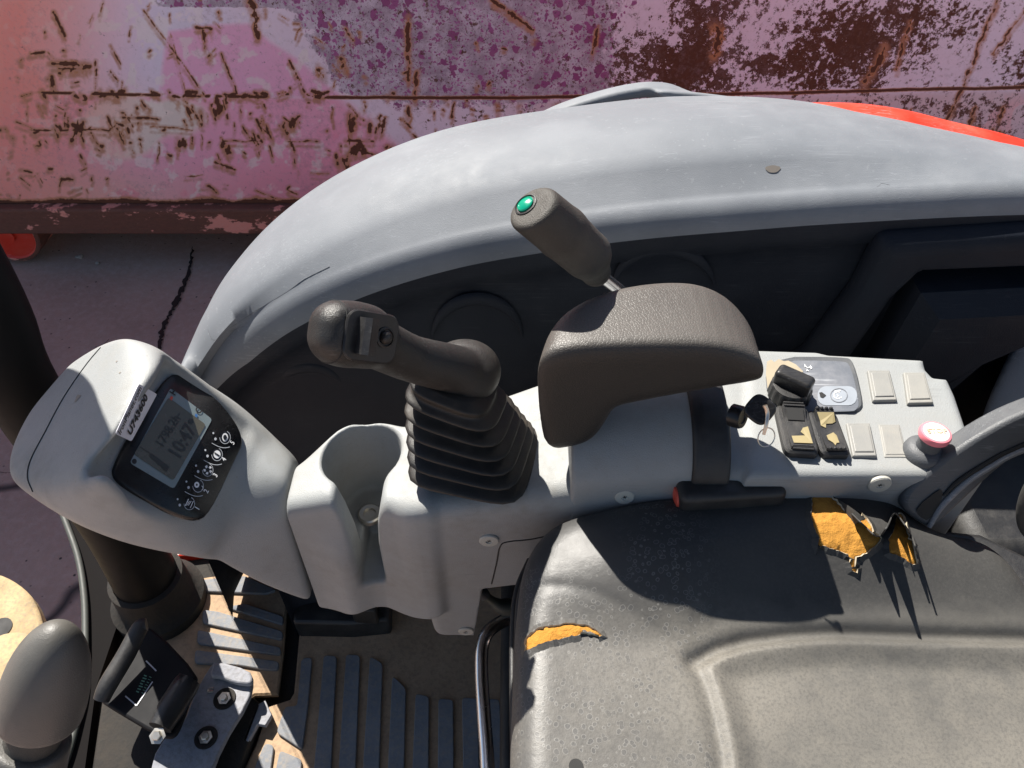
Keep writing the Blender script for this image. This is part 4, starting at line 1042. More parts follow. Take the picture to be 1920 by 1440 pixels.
# rocker switches
def rocker(px, style, label):
    p = [Z(u, v, PZ-.001) for u, v in px]; c = sum(p)/4; X_ = nrm((p[1]-p[0])+(p[2]-p[3])); Y_ = nrm(np.cross((0, 0, 1), X_)); w = np.linalg.norm(p[1]-p[0]); h_ = np.linalg.norm(p[3]-p[0])
    Q = lambda a, b_, z: c+X_*a*w/2+Y_*b_*h_/2+np.array([0, 0, z])
    mb = MB(); mb.prism([Q(a, b_, 0) for a, b_ in rrect(0, 0, 2, 2, .3)], (0, 0, .009), bev=.002); o = mb.build('rocker_switch', M['black'], EX, angle=35, label=label)
    mb = MB(); rows = [[Q(a, b_, .0085+zz) for b_, zz in ((-.86, .0035), (-.4, .0015), (0, .001), (.4, .0015), (.86, .0055))] for a in (-.66, -.3, .3, .66)]; mb.grid(rows)
    mb.sheet([rows[0][0], rows[-1][0], Q(.66, -.9, .006), Q(-.66, -.9, .006)]); mb.sheet([rows[0][-1], rows[-1][-1], Q(.66, .9, .006), Q(-.66, .9, .006)])
    for r_ in (rows[0], rows[-1]): mb.sheet(r_+[r_[-1]*1-np.array([0, 0, .006]), r_[0]-np.array([0, 0, .006])])
    if style == 0:
        for b_ in (-.95, -.82, .78, .90): mb.prism([Q(a, b_+d_, .009+(.004 if b_ > 0 else .002)) for a, d_ in ((-.6, 0), (.6, 0), (.6, .05), (-.6, .05))], (0, 0, .0014), 0)
    else:
        for b_ in (-.88, .88):
            for a in (-.48, -.16, .16, .48): mb.lathe(Q(a, b_, .0085+(.005 if b_ > 0 else .003)), (0, 0, 1), [(.0017, 0), (.0016, .0012), (.0008, .0022), (0, .0024)], 0, 10)
    zz = lambda b_: float(np.interp(b_, [-.86, -.4, 0, .4, .86], [.0035, .0015, .001, .0015, .0055]))+.0089
    def deco(pts, mi): mb.sheet([Q(a, b_, zz(b_)+.0003*(1+mi*.4)) for a, b_ in pts], mi)
    if style == 0:
        deco([(-.5, .28), (.5, .28), (.5, .70), (-.5, .70)], 2); deco([(-.4, .3), (-.1, .31), (.2, .28), (-.2, .36), (-.45, .42)], 1)
        deco([(-.5, -.72), (.6, -.7), (.62, .05), (.3, -.02), (.1, -.2), (.3, -.35), (-.5, -.4)], 1); deco([(-.36, -.62), (.3, -.62), (.26, -.42), (-.36, -.45)], 0)
    else:
        deco([(-.56, .72), (.6, .72), (.6, .38), (.35, .3), (-.1, .28), (-.2, .1), (-.5, .2), (-.45, .4)], 1)
        deco([(.02, .36), (.28, .36), (.34, .5), (.28, .64), (.02, .64)], 0)
        for q in range(4): deco([(-.3, .4+q*.07), (-.1, .4+q*.07), (-.1, .42+q*.07), (-.3, .42+q*.07)], 0)
        deco([(-.35, -.25), (.2, -.1), (.35, -.25), (.3, -.6), (.1, -.62), (-.05, -.75), (-.12, -.6), (-.35, -.45)], 1); deco([(-.1, -.3), (.15, -.25), (.2, -.5), (-.05, -.52)], 0)
    mb.build('rocker_cap', [M['black'], M['peel'], M['dark']], o, smooth=False)
rocker([(1457, 858), (1522, 862), (1518, 775), (1462, 772)], 0, 'black rocker switch beside the key, with ridged ends')
rocker([(1524, 862), (1580, 864), (1572, 782), (1520, 782)], 1, 'black rocker switch with studs and peeling beige decal')
def blank(px, raised=True):
    p = [Z(u, v, PZ-.001) for u, v in px]; mb = MB(); up = np.array([0, 0, 1.0]); cen = sum(p)/4
    if raised:
        mb.prism(p, up*.0045, bev=.0008); q = [cen+(a-cen)*.80+up*.0034 for a in p]; mb.prism(q, up*.0022, bev=.0006)
    else:
        mb.prism(p, up*.0018, bev=.0006); q = [cen+(a-cen)*.86+up*.0008 for a in p]; mb.prism(q, up*.0016, bev=.0005)
    return mb.build('blank_plug', M['blank'], EX, bevel=.0004, seg=2, group='blank switch plugs')
blank([(1634, 757), (1679, 756), (1665, 700), (1624, 700)]); blank([(1699, 762), (1747, 761), (1731, 704), (1691, 704)])
blank([(1596, 861), (1641, 861), (1628, 799), (1584, 799)]); blank([(1657, 860), (1701, 860), (1686, 798), (1646, 798)], False)
# stop button
sc_ = Z(1731, 852, PZ-.001)
mb = MB(); mb.lathe(sc_, (0, 0, 1), [(.0172, 0), (.0175, .001), (.0165, .006), (.0135, .0095), (.0095, .0105), (.0095, .0225)], 0, 40)
stp = mb.build('stop_button', M['greytrim'], EX, label='round sun-bleached stop button on a dark collar')
mb = MB(); mb.lathe(sc_+np.array([0, 0, .0215]), (0, 0, 1), [(.0085, 0), (.0122, .0015), (.0128, .0045), (.0118, .0068), (.0102, .0072)], 0, 40)
mb.lathe(sc_+np.array([0, 0, .0215]), (0, 0, 1), [(.0102, .0072), (.0085, .0078), (0, .0082)], 1, 40)
mb.mesh(text_mesh('STOP', .0068, .0002), plane_m(sc_+np.array([0, 0, .0301]), np.array([1., 0, 0]), np.array([0, 1., 0])), 2)
mb.build('stop_cap', [M['pink'], M['capdisc'], M['stopword']], stp, angle=40)
# drain vent slot
MB().prism([Z(u, v, PZ+.0004) for u, v in [(1795, 846), (1822, 838), (1835, 845), (1835, 862), (1800, 862), (1793, 854)]], (0, 0, .0006)).build('slot', M['dark'], console)

# ------------------------------------------------------------------ ignition key (a thing of its own)
ic = Y(1398, 785, .418); ia = nrm((.75, -.62, .30))
MB().lathe(ic-ia*.012, ia, [(.0095, 0), (.0095, .008), (.0085, .010), (.005, .010), (.0045, .009), (0, .009)], 0, 32).build('ignition_barrel', M['glossblack'], EX)
key = empty('ignition_key', ic, 'black-headed ignition key with its ring, left in the barrel beside the rocker switches', 'key')
kc = T(1425, 768, .585); kx = nrm((.62, .45, .65)); ky = nrm(np.cross(kx, nrm(CAM-kc))); kn = nrm(np.cross(kx, ky))
fk = s_box(kc, (kx, ky, kn), (.0105, .0105, .0028), .0025); fk2 = lambda p: smax(fk(p), np.linalg.norm(p-kc, axis=1)-.0118, .002)
ks = sdf_obj('key_head', fk2, kc-.02, kc+.02, .0008, M['glossblack'], key)
ks.parent = key; 
MB().tube([kc-kx*.0, kc*.35+ic*.65], .0018, smooth=1, flat_=.4).build('key_blade', M['brass'], key)
mb = MB(); c2 = T(1437, 790, .578)
mb.tube([T(1434, 760, .574), T(1439, 775, .576), T(1437, 795, .577), T(1432, 815, .58)], [.0018, .0016, .0014, .0012], flat_=.5); mb.build('spare_key', M['brass'], key)
cr = T(1437, 820, .585); xk, yk, _ = frame((.3, -.8, .5))
MB().tube([cr+(xk*math.cos(a)+yk*math.sin(a))*.0075 for a in np.linspace(0, 2*math.pi, 24)], .0005, n=6, smooth=1).build('key_ring', M['steel'], key)
for o in key.children: 
    o.matrix_parent_inverse = Matrix.Translation(-Vector(ic))

# ------------------------------------------------------------------ seat
so_px = [(950, 1750), (958, 1300), (968, 1110), (985, 1020), (1035, 968), (1130, 955), (1300, 940), (1480, 913), (1560, 905), (1645, 920), (1705, 962), (1760, 985), (1840, 992), (1905, 1045), (1975, 1140), (2150, 1230), (2150, 1750)]
seat_xy = [(p[0], p[1]) for p in chaikin([Z(u, v, .645) for u, v in so_px], 2)]
crA = [Z(u, v, .635) for u, v in [(1300, 1245), (1345, 1220), (1400, 1205), (1480, 1195), (1560, 1190), (1700, 1195), (1900, 1200), (2200, 1215)]]
crB = [Z(u, v, .635) for u, v in [(1300, 1245), (1318, 1290), (1332, 1340), (1345, 1400), (1350, 1440), (1360, 1700)]]
crC = [Z(u, v, .64) for u, v in [(1005, 1103), (1060, 1108), (1120, 1125), (1190, 1160), (1250, 1200), (1298, 1243)]]
def pld(poly, x, y):
    d = np.full(x.shape, 9.0)
    for a, b in zip(poly[:-1], poly[1:]):
        q, _ = seg_d(x, y, a[:2], b[:2]); d = np.minimum(d, q)
    return d
ax_, ay_ = [p[0] for p in crA], [p[1] for p in crA]
bx_, by_ = [p[0] for p in crB[::-1]], [p[1] for p in crB[::-1]]
def ztop(x, y):
    dA = pld(crA, x, y); dB = pld(crB, x, y); dC = pld(crC, x, y)
    yA = np.interp(x, ax_, ay_); xB = np.interp(y, by_, bx_)
    far = np.clip(y-yA, 0, 1)
    z = .642+.028*sst(.01, .085, far)*sst(-.02, .14, x)+.012*sst(.04, .0, x)*0
    inside = (x > xB) & (y < yA)
    z = np.where(inside, z-.0-.010*sst(0, .03, np.minimum(dA, dB))+.004*sst(.0, .012, np.minimum(dA, dB)), z)
    z = z-.004*np.exp(-(dA/.006)**2)*sst(.0, .0, x)-.0035*np.exp(-(dA/.007)**2)-.0030*np.exp(-(dB/.007)**2)*sst(.0, .012, dA)-.0010*np.exp(-(dC/.005)**2)*sst(.0, .012, dA)
    z = z-.024*sst(.28, .40, x)*sst(.02, .10, far)
    return z
def f_seat(p):
    x, y, z = p.T
    d = poly2(seat_xy, x, y); return smax(smax(d, z-ztop(x, y), .030), .53-z, .02)
seat = sdf_obj('seat_cushion', f_seat, (-.03, .0, .51), (.50, .46, .70), .0027, M['seat'], EX, label='worn black vinyl seat cushion torn open at the edges')
# the tears
def tear(px, seed, parent=seat, flip=False):
    r_ = random.Random(seed); n = len(px); P_ = []
    for i in range(n):
        a, b = np.array(px[i], float), np.array(px[(i+1) % n], float); L_ = np.linalg.norm(b-a); k = max(1, int(L_/5))
        for j in range(k):
            q = a+(b-a)*j/k; P_.append(q+np.array([r_.uniform(-1, 1), r_.uniform(-1, 1)])*(1.3 if j else .3))
    pos = [onto(f_seat, u, v) for u, v in P_]; nr = [grad(f_seat, p) for p in pos]; cpx = np.mean(P_, axis=0)
    # foam: triangulated interior conforming to the seat
    bm = bmesh.new(); vs = [bm.verts.new((u, v, 0)) for u, v in P_]; f_ = bm.faces.new(vs)
    bmesh.ops.triangulate(bm, faces=[f_]); bmesh.ops.subdivide_edges(bm, edges=[e for e in bm.edges if e.calc_length() > 7], cuts=3, use_grid_fill=True)
    bmesh.ops.triangulate(bm, faces=bm.faces)
    bnd = {v for v in bm.verts if v.is_boundary}
    vs = list(bm.verts); idx = {v: i for i, v in enumerate(vs)}; out = []
    for v in vs:
        p = onto(f_seat, v.co.x, v.co.y); n_ = grad(f_seat, p); out.append(p+n_*(.0006+(0 if v in bnd else .0015*vnoise(np.array([v.co.x/9]), np.array([v.co.y/9]), seed)[0])))
    mb = MB(); mb.add(out, [tuple(idx[v] for v in f.verts) for f in bm.faces]); bm.free(); mb.build('torn_foam', M['foam'], parent, angle=180)
    # lifted vinyl rim
    mb = MB(); m_ = len(pos); top = []; outr = []
    for i in range(m_):
        d = P_[i]-cpx; d = d/(np.linalg.norm(d)+1e-6); h_ = .0018+.0016*r_.random()
        t_ = nrm(pos[(i+1) % m_]-pos[i-1]); o_ = nrm(np.cross(t_, nr[i])); 
        if np.dot(o_, pos[i]-np.mean(pos, axis=0)) < 0: o_ = -o_
        top.append(pos[i]+nr[i]*h_+o_*.0006); outr.append(pos[i]+o_*.006-nr[i]*.0006)
    for i in range(m_):
        j = (i+1) % m_; mb.sheet([outr[i], outr[j], top[j], top[i]], 0); mb.sheet([top[i], top[j], pos[j]+nr[j]*.0009, pos[i]+nr[i]*.0009], 1)
    mb.build('torn_rim', [M['seat'], M['rim']], parent, angle=60)
M['rim'] = flat('torn_backing', (.42, .36, .26), .8)
s1 = lambda pts: [(1280+x/2.483, 860+y/2.483) for x, y in pts]
tear(s1([(603, 172), (665, 160), (690, 180), (720, 215), (760, 255), (815, 290), (830, 265), (870, 310), (880, 345), (920, 370), (900, 400), (850, 440), (800, 458), (798, 490), (805, 530), (785, 520), (768, 445), (700, 420), (650, 405), (625, 425), (635, 370), (610, 320), (600, 290)]), 1)
tear(s1([(998, 262), (1015, 262), (1035, 320), (1045, 375), (1065, 385), (1085, 490), (1065, 492), (1030, 465), (985, 445), (958, 438), (955, 380), (975, 345)]), 2)
s2 = lambda pts: [(500+x/3, 960+y/3) for x, y in pts]
tear(s2([(1462, 790), (1468, 715), (1520, 668), (1600, 647), (1700, 633), (1790, 640), (1840, 665), (1885, 700), (1830, 695), (1760, 690), (1700, 705), (1640, 720), (1580, 730), (1500, 765)]), 3)
# stiff torn spikes of vinyl standing off the bolster
def flap(u0, v0, u1, v1, tip, h_):
    a = onto(f_seat, u0, v0); b = onto(f_seat, u1, v1); c = onto(f_seat, *tip); n_ = grad(f_seat, (a+b)/2)
    rows = []
    for t in np.linspace(0, 1, 7):
        q0 = a*(1-t)+c*t; q1 = b*(1-t)+c*t; li = n_*(h_*math.sin(t*1.5)); rows.append([q0+li, (q0+q1)/2+li*1.12, q1+li])
    rows[0] = [p-n_*.003 for p in rows[0]]
    mb = MB(); mb.grid(rows); mb.grid([[p-n_*.0012 for p in r_] for r_ in rows]); mb.build('torn_flap', M['seat'], seat, angle=60)
flap(1560, 930, 1600, 985, (1613, 990), .012); flap(1520, 925, 1535, 932, (1492, 912), .014)
def spiky_strip():
    path_, _ = spline([(u, v, 0) for u, v in [(1598, 962), (1622, 985), (1645, 1004), (1660, 990), (1676, 962), (1692, 975), (1712, 1008), (1722, 1040)]], 0, 6)
    n = len(path_); lo_, hi_ = [], []
    pk_ = [(.10, .016), (.24, .026), (.42, .046), (.60, .032), (.76, .034), (.92, .026)]
    for i, q in enumerate(path_):
        p = onto(f_seat, q[0], q[1]); c = nrm(CAM-p); s_ = i/(n-1)
        L_ = .016+max(h_*max(0, 1-abs(s_-a_)/.085) for a_, h_ in pk_)
        lo_.append(p-c*.004); hi_.append(p+c*L_)
    mb = MB(); mb.grid([lo_, [(a+b)/2 for a, b in zip(lo_, hi_)], hi_]); o = mb.build('torn_flap', M['seat'], seat, angle=80)
    so_ = o.modifiers.new('thickness', 'SOLIDIFY'); so_.thickness = .0012
spiky_strip()
# piping / shell edge along the cushion front
zs = lambda u, v, z=.58: Z(u, v, z)
for off, r_, z_ in ((0, .0032, .60), (-9, .0028, .58)):
    pts = [zs(u+off, v, z_) for u, v in ((1002, 1050), (984, 1090), (974, 1130), (970, 1200), (970, 1300), (972, 1440), (974, 1700))]
    MB().tube(pts, r_, n=10).build('seat_piping', M['navy'] if 'navy' in M else M['black'], seat)
MB().prism([Z(u, v, .50) for u, v in [(1010, 1010), (985, 1100), (972, 1250), (975, 1700), (2100, 1700), (2100, 1200), (1800, 1050), (1300, 1000)]], (0, 0, .05)).build('seat_pan', M['black'], EX, bevel=.006)
MB().tube([Z(955, 1100, .20), Z(955, 1300, .20), Z(955, 1700, .20)], .012, smooth=2).build('seat_rail', M['black'], EX)
b = MB(); boxmb(b, (.02, .12, .0), (.5, .33, .50)); b.build('seat_base', M['black'], EX, bevel=.01)
b = MB(); boxmb(b, (.462, .42, .0), (.75, .60, .54)); b.build('seat_side_cover', M['black'], EX, bevel=.02)
# pinhole
p = onto(f_seat, 1080, 1437); MB().lathe(p, grad(f_seat, p), [(.005, .0006), (0, .0006)], 0, 16).build('cigarette_burn', M['dark'], seat)

# backrest, its plastic frame and buckle
fr_pts = [(1690, 952), (1700, 920), (1760, 868), (1850, 808), (1925, 770), (2050, 730), (2050, 800), (1925, 840), (1860, 890), (1760, 985), (1745, 992), (1715, 975)]
A_ = [T(u, v, .60) for u, v in fr_pts]
C0 = Z(1695, 940, .676); n0 = nrm(np.cross(Z(1860, 890, .700)-C0, Z(1850, 808, .735)-C0)); n0 = n0 if n0[2] > 0 else -n0; A_ = [PL(u, v, C0, n0) for u, v in fr_pts]
MB().prism(chaikin(A_, 2), -n0*.024, 0, bev=0).build('backrest_bracket', M['greytrim'], EX, bevel=.004, seg=3, label='scuffed dark grey plastic bracket joining seat and backrest')
mb = MB(); q = chaikin([PL(u, v, C0+n0*.0012, n0) for u, v in [(1718, 952), (1760, 918), (1768, 920), (1766, 940), (1742, 978), (1722, 968)]], 1); mb.sheet(q); mb.build('bracket_opening', M['redbrown'] if 'redbrown' in M else M['dark'], bpy.data.objects['backrest_bracket'])
mb = MB(); mb.tube([PL(u, v, C0+n0*.001, n0) for u, v in [(1768, 930), (1800, 900), (1860, 862), (1900, 842), (2000, 800)]], [.001, .002, .002, .0018, .0015]); mb.build('bracket_groove', M['dark'], bpy.data.objects['backrest_bracket'])
mb = MB(); mb.tube([PL(u, v, C0+n0*.001, n0) for u, v in [(1742, 988), (1765, 950), (1810, 905), (1860, 872), (1905, 848), (2000, 812)]], [.002, .0025, .003, .003, .003, .003]); mb.build('bracket_rib', M['seatshell'], bpy.data.objects['backrest_bracket'])
fb1 = s_hull([T(1868, 940, .60), T(1885, 880, .58), T(1935, 830, .56), T(2100, 760, .52), T(2100, 1100, .56), T(1930, 1040, .62), T(1880, 1000, .62), T(2100, 900, .75), T(1950, 1000, .72)], .006)
back = sdf_obj('backrest', fb1, (.36, .2, .5), (.62, .55, .92), .0035, M['seat'], EX, label='black vinyl seat backrest at the right edge')
fb2 = s_hull([T(1816, 805, .86), T(1848, 690, .85), T(1890, 606, .84), T(1940, 510, .83), T(2100, 410, .80), T(2100, 860, .86), T(1920, 850, .87), T(2150, 700, 1.05), T(1850, 830, .95)], .006)
sdf_obj('rear_shell', fb2, (.42, .35, .4), (1.0, .95, .95), .004, M['seatshell'], EX, label='blue-grey plastic rear shell behind the seat')
bk = [T(1366, 915, .625)]
bx = nrm(T(1460, 905, .62)-T(1275, 925, .62)); by = nrm((0, .5, -.1)); 
fbk = s_box(Z(1366, 917, .675), (bx, np.cross((0, 0, 1), bx), (0, 0, 1)), (.045, .0165, .0115), .006)
buckle = sdf_obj('belt_buckle', fbk, Z(1366, 917, .675)-.07, Z(1366, 917, .675)+.07, .0016, M['navyp'] if 'navyp' in M else M['black'], EX, label='black seat belt buckle lying between seat and console')
pk_ = onto(fbk, 1270, 928, .4, .9); MB().lathe(Z(1366, 917, .675)-bx*.0445+np.array([0, -.002, 0]), -bx, [(.010, -.002), (.009, .002), (0, .003)], 0, 20).build('release_button', M['redink'], buckle)

# ------------------------------------------------------------------ chrome grab bar + fitting
zb = .36
MB().tube([Z(1010, 1148, zb), Z(970, 1155, zb), Z(940, 1166, zb), Z(915, 1185, zb), Z(904, 1215, zb-.005), Z(903, 1270, zb-.01), Z(908, 1350, zb-.01), Z(914, 1440, zb-.01), Z(925, 1700, zb-.01)], .0078, n=20).build('seat_slide_bar', M['chrome'], EX, label='bent bare steel bar under the front of the seat')
mb = MB(); mb.tube([Z(905, 1112, .40), Z(925, 1128, .385), Z(945, 1138, .375), Z(985, 1135, .37)], [.004, .0055, .010, .011], n=14, smooth=3)
fit = mb.build('fitting', flat('olive_fitting', (.06, .062, .05), .5), EX)
MB().lathe(Z(905, 1112, .40), nrm((-.4, .1, .7)), [(.0065, -.006), (.0075, .002), (.006, .006), (0, .0065)], 0, 16).build('fitting_cap', M['greytrim'], fit)

# ------------------------------------------------------------------ deck, mats
b = MB(); b.prism([Z(u, v, -.03) for u, v in [(150, 1600), (160, 1300), (235, 1165), (300, 1090), (300, 1040), (420, 990), (700, 950), (2200, 950), (2200, 1700), (150, 1700)]], (0, 0, .022)); b.build('deck_plate', M['deck'], EX)
b = MB(); boxmb(b, (-.48, -.1, -.5), (.9, .62, -.035)); b.build('chassis', M['black'], EX)
def matmesh(name, outline, ribs, z, label):
    mb = MB(); mb.prism([Z(u, v, z) for u, v in outline], (0, 0, .010), bev=.003)
    for r_ in ribs:
        P_ = rnd([Z(u, v, z+.009) for u, v in r_], .006, 4); mb.prism(P_, (0, 0, .007), 1, bev=.001)
    o = mb.build(name, [M['mud'], M['rib']], None, angle=30, label=label, cat='floor mat'); return o
z4 = lambda pts: [(x/3, 960+y/3) for x, y in pts]
matmesh('floor_mat', z4([(960, 390), (1050, 400), (1380, 350), (1625, 480), (1600, 800), (1570, 1040), (1440, 1045), (1330, 1130), (1100, 1400), (700, 1500), (640, 1300), (640, 1000), (700, 800), (760, 620), (900, 500)]),
    [z4(q) for q in ([(1275, 545), (1385, 525), (1600, 598), (1595, 645)], [(1145, 560), (1230, 570), (1597, 682), (1590, 730), (1145, 635)], [(1118, 672), (1586, 772), (1580, 815), (1115, 750)], [(1105, 785), (1575, 850), (1567, 900), (1490, 895), (1340, 870), (1100, 860)],
      [(1050, 400), (1380, 370), (1560, 450), (1500, 470), (1130, 455)])], .001, 'dusty rubber floor mat with slanted ribs beside the pedal')
z5 = lambda pts: [(500+x/3, 960+y/3) for x, y in pts]
ribs = [[(205, 830), (260, 828), (236, 1098), (203, 1345), (60, 1250), (105, 1110), (180, 1105)], [(325, 815), (398, 820), (368, 1400), (355, 1700), (255, 1700), (275, 1400)], [(450, 810), (528, 815), (505, 1400), (495, 1700), (400, 1700), (412, 1400)],
    [(583, 832), (600, 828), (655, 862), (637, 1400), (630, 1700), (535, 1700), (548, 1400)], [(708, 942), (722, 940), (785, 1000), (775, 1440), (770, 1700), (678, 1700), (687, 1400)], [(840, 1030), (915, 1046), (912, 1440), (910, 1700), (818, 1700), (824, 1400)],
    [(968, 1058), (1050, 1064), (1053, 1440), (1055, 1700), (962, 1700), (965, 1400)], [(1100, 1052), (1185, 1058), (1196, 1440), (1200, 1700), (1105, 1700), (1106, 1400)], [(1235, 1060), (1310, 1062), (1330, 1440), (1340, 1700), (1250, 1700), (1246, 1400)]]
ribs = [z5(q) for q in ribs]
ribs += [z4(q) for q in ([(1495, 1310), (1545, 1320), (1540, 1370), (1490, 1700), (1380, 1700), (1440, 1440)], [(1580, 1350), (1700, 1400), (1700, 1440), (1660, 1700), (1520, 1700), (1560, 1440)])]
matmesh('floor_mat', z5([(195, 640), (215, 480), (500, 400), (1300, 400), (1500, 700), (1500, 1750), (-250, 1750), (-130, 1480), (-60, 1330), (30, 1120), (150, 1080), (160, 1030)]), ribs, -.001, 'dusty rubber floor mat with long raised ribs in front of the seat')
# black foot box beside the mats
zf = .03
MB().prism([Z(u, v, 0.006) for u, v in [(560, 1195), (665, 1197), (735, 1190), (738, 1110), (640, 1080), (565, 1100)]], (0, 0, .05)).build('foot_rest_base', M['black'], EX, bevel=.005)
MB().prism([Z(u, v, .05) for u, v in [(665, 1170), (712, 1172), (705, 1100), (655, 1100)]], (0, 0, .045)).build('foot_rest_block', M['rubber'], EX, bevel=.005)

# ------------------------------------------------------------------ front pillar, collar, front frame
pc = Z(300, 1125, .02)
pil = [pc+np.array([0, 0, -.05]), pc+np.array([.0, 0, .06]), pc+np.array([.012, -.006, .25]), T(44, 736, .88), T(-14, 592, .82), T(-98, 442, .76), T(-190, 290, .70), (-.530, .640, 1.0), (-.512, .62, 1.1), (-.48, .6, 1.5), (-.45, .6, 1.95)]
MB().tube(pil, [.050, .050, .045, .039, .037, .038, .044, .044, .044, .044, .044], n=28, smooth=6).build('front_pillar', M['pillar'], EX, label='black steel canopy pillar at the front of the deck')
pt = pil[-1]
b = MB(); b.prism([(-.56, -.7, 1.95), (1.15, -.7, 1.95), (1.15, .78, 1.95), (-.56, .78, 1.95)], (0, 0, .05)); b.build('added_shade_roof', M['black'], EX, bevel=.02)  # unseen roof, added to cut the sky light inside the cab
MB().lathe(pc, (0, 0, 1), [(.075, -.02), (.075, .012), (.066, .02), (.060, .034), (.058, .075), (.050, .078)], 0, 36).build('pillar_collar', M['deck'], EX, angle=35)
trim = [(-40, 690), (0, 740), (45, 800), (90, 890), (118, 965), (145, 1040), (157, 1110), (160, 1180), (158, 1280), (145, 1350), (118, 1440), (60, 1560)]
tr = [Z(u, v, .03) for u, v in trim]
MB().tube(tr, .0055, n=10, smooth=5).build('front_edge_trim', M['edge'], EX)
fp = [Z(u+4, v, .0) for u, v in trim[3:]]+[Z(u, v, .0) for u, v in [(150, 1600), (190, 1300), (235, 1165), (320, 1120), (322, 1060), (285, 1010), (180, 940)]]
MB().prism(fp, (0, 0, .022)).build('front_frame', flat('dull_black', (.010, .009, .009), .95, 0, .1), EX)
# hose and small sunlit red piece behind the collar
MB().tube([Z(292, 1045, .0), Z(305, 1055, .01), Z(322, 1068, .01)], .006).build('hose', M['rubber'], EX)
MB().prism([Z(u, v, -.02) for u, v in [(290, 1030), (400, 1020), (420, 1050), (340, 1060), (312, 1085)]], (0, 0, .03)).build('red_floor_edge', M['red'], EX, bevel=.003)

# ------------------------------------------------------------------ pedal
def pedal():
    zp = .10
    c0 = [(198, 1290), (262, 1175), (300, 1190), (375, 1270), (368, 1290), (345, 1360), (330, 1390), (300, 1385), (215, 1335), (190, 1318)]
    o = MB().prism(chaikin([Z(u, v, zp) for u, v in c0], 1), (0, 0, .012)).build('foot_pedal', flat('dull_black', (.012, .012, .013), .6, 0, .12), EX, bevel=.004, seg=3, label='glossy black foot pedal with a worn instruction decal')
    up_ = [Z(190, 1312, .13), Z(203, 1283, .14), Z(236, 1228, .15), Z(262, 1178, .16), Z(275, 1172, .16)]
    MB().tube(up_, [.011, .013, .013, .012, .009], n=16).build('pedal_edge', M['black'], o)
    rp = [Z(300, 1365, .125), Z(320, 1330, .125), Z(345, 1290, .125), Z(355, 1275, .125)]
    MB().tube(rp, [.016, .019, .019, .017], n=20).build('pedal_roller', M['glossblack'], o)
    mb = MB(); q = lambda u, v, z=.1130: Z(u, v, z)
    for a, b, w in (((274, 1239), (293, 1258), 1.3), ((235, 1305), (256, 1323), 1.3), ((256, 1323), (286, 1278), 1)):
        a = np.array(a); b = np.array(b); d = b-a; n_ = np.array([-d[1], d[0]])/np.linalg.norm(d)*w
        mb.sheet([q(*(a+n_)), q(*(b+n_)), q(*(b-n_)), q(*(a-n_))], 0)
    for k in range(7):
        u, v = 258+k*2.4, 1297-k*5; mb.sheet([q(u-3, v), q(u+2+(k % 3), v+2), q(u+3+(k % 3), v), q(u-2, v-2)], 1)
        mb.sheet([q(u+7, v+2), q(u+11+(k % 2)*2, v+4), q(u+12, v+3), q(u+8, v+1)], 1)
    mb.build('pedal_decal', [M['greyprint'], flat('teal_print', (.12, .3, .22), .5)], o, smooth=False)
    pl = [(395, 1260), (408, 1245), (470, 1262), (478, 1280), (470, 1320), (420, 1400), (390, 1480), (280, 1480), (300, 1400), (345, 1370), (372, 1300)]
    k = MB().prism(chaikin([Z(u, v, .05) for u, v in pl], 1), (0, 0, .012)).build('pedal_plate', M['plate'], EX, bevel=.002, label='flat bolted steel plate beside the foot pedal')
    MB().prism(chaikin([Z(u, v, .062) for u, v in [(398, 1262), (408, 1246), (470, 1262), (477, 1278), (474, 1290), (440, 1286), (415, 1275), (398, 1275)]], 1), (0, 0, .012)).build('plate_lip', M['plate'], k, bevel=.003)
    for u, v in ((421, 1310), (386, 1383)):
        c_ = Z(u, v, .063); MB().lathe(c_, (0, 0, 1), [(.0165, .0), (.016, .0012), (.0135, .0016), (.0108, .0004), (.0, .0004)], 0, 28).build('washer', M['deck'], k)
        bolt('bolt', c_+np.array([0, 0, .001]), (0, 0, 1), .0062, k)
    MB().tube([Z(400, 1290, .066), Z(392, 1292, .066), Z(391, 1297, .066), Z(400, 1296, .066)], .0015, n=8).build('cotter_pin', M['steel'], k)
    MB().prism([Z(u, v, .02) for u, v in [(478, 1345), (487, 1325), (500, 1318), (512, 1345), (500, 1365), (486, 1362), (468, 1395), (460, 1392)]], (0, 0, .010)).build('latch_bracket', M['plate'], EX, bevel=.001)
    c_ = Z(296, 1380, .13); bolt('bolt', c_, (0, -.3, 1), .007, o)
    MB().prism([Z(u, v, .0) for u, v in [(180, 1500), (205, 1320), (330, 1380), (420, 1390), (480, 1320), (500, 1335), (440, 1500)]], (0, 0, .03)).build('pedal_base', M['deck'], EX, bevel=.004)
pedal()

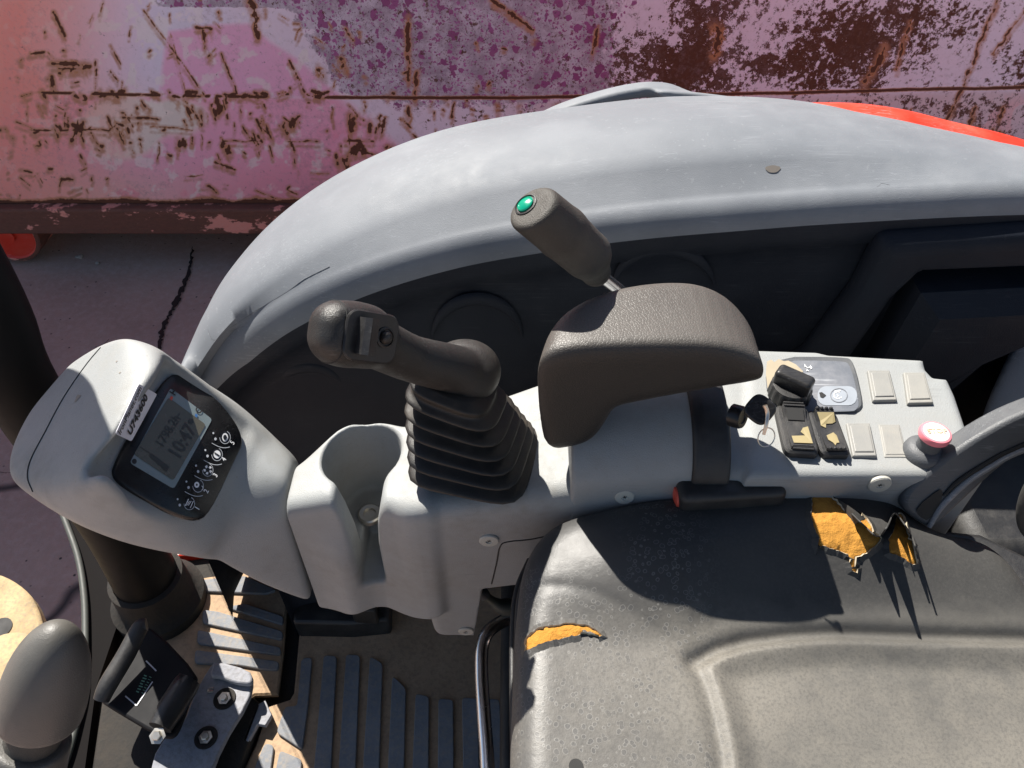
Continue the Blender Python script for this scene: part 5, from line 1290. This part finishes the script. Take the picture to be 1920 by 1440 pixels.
# ------------------------------------------------------------------ travel lever grips (bottom left)
gA = T(106, 1196, .66); gB = T(92, 1250, .675); gB2 = T(78, 1305, .69); gC = T(70, 1350, .70)
ga = nrm(gC-gB); gx, gy, _ = frame(ga)
fg = s_ell(T(80, 1312, .695), (ga, gx, gy), (.092, .0368, .0368))
fgc = lambda p: smax(fg(p), (p-(gC-ga*.0))@ga, .006)
lo, hi = bbox([gA, gB, gC], .08)
tl = sdf_obj('travel_lever', fgc, lo, hi, .002, M['steelgrip'] if 'steelgrip' in M else plastic('lever_dark_plastic', (.085, .082, .076), .42, (.15, .14, .12), .4, .4, 900, .1, .1, .5, 9), EX, label='thick grey travel lever grip at the bottom left')
MB().lathe(gC+ga*.0005, ga, [(.0075, 0), (.0070, .0005), (0, .0005)], 0, 20).build('screw_hole', M['dark'], tl)
gD = gC+ga*.022; gE = gD+ga*.12
fg3 = lambda p: smax(U([s_cone(gC+ga*.030, gE, .0325, .036)], .01)(p), -((p-(gC+ga*.026))@ga), .006)
lo, hi = bbox([gC, gE], .06)
sdf_obj('lower_grip', fg3, lo, hi, .002, tl.data.materials[0], tl)
MB().tube([gC-ga*.02, gC+ga*.05], .024, smooth=1).build('grip_neck', M['leverg'], tl)
# worn yellow boom bracket beyond the deck
yb = chaikin([Z(u, v, -.22) for u, v in [(-200, 1090), (0, 1088), (50, 1110), (88, 1150), (110, 1260), (60, 1400), (-200, 1400)]], 2)
yo = MB().prism(yb, (0, 0, .04)).build('boom_bracket', M['yellow'], EX, bevel=.006, label='worn yellow metal bracket beyond the deck edge')
MB().lathe(Z(0, 1178, -.179), (0, 0, 1), [(.022, .0008), (0, .0008)], 0, 24).build('pin_hole', M['dark'], yo)
MB().lathe(Z(10, 1260, -.179), (0, 0, 1), [(.07, 0), (.068, .02), (.05, .024), (0, .024)], 0, 36).build('pin_boss', M['yellow'], yo)

# pebbles on the concrete
for i, (u, v, r_) in enumerate(((150, 481, .012), (183, 493, .008))):
    bm = bmesh.new(); bmesh.ops.create_icosphere(bm, subdivisions=2, radius=r_)
    for vv in bm.verts: vv.co = Vector((vv.co.x*1.4, vv.co.y, vv.co.z*.6))*(1+.2*math.sin(vv.co.x*400+i)); vv.co.z += 0
    me = bpy.data.meshes.new('pebble'); bm.to_mesh(me); bm.free(); me.materials.append(M['stone']); o = bpy.data.objects.new('pebble', me); o.location = tuple(Z(u, v, GZ+r_*.4))
    link(o, None, ('larger' if i == 0 else 'smaller')+' pale pebble on the concrete near the container roller', 'pebble', 'pebbles on the concrete')

# children were built in world coordinates: keep them there under the Empties
for e in (EX, cont):
    for o in e.children: o.matrix_parent_inverse = Matrix.Translation(-e.location)
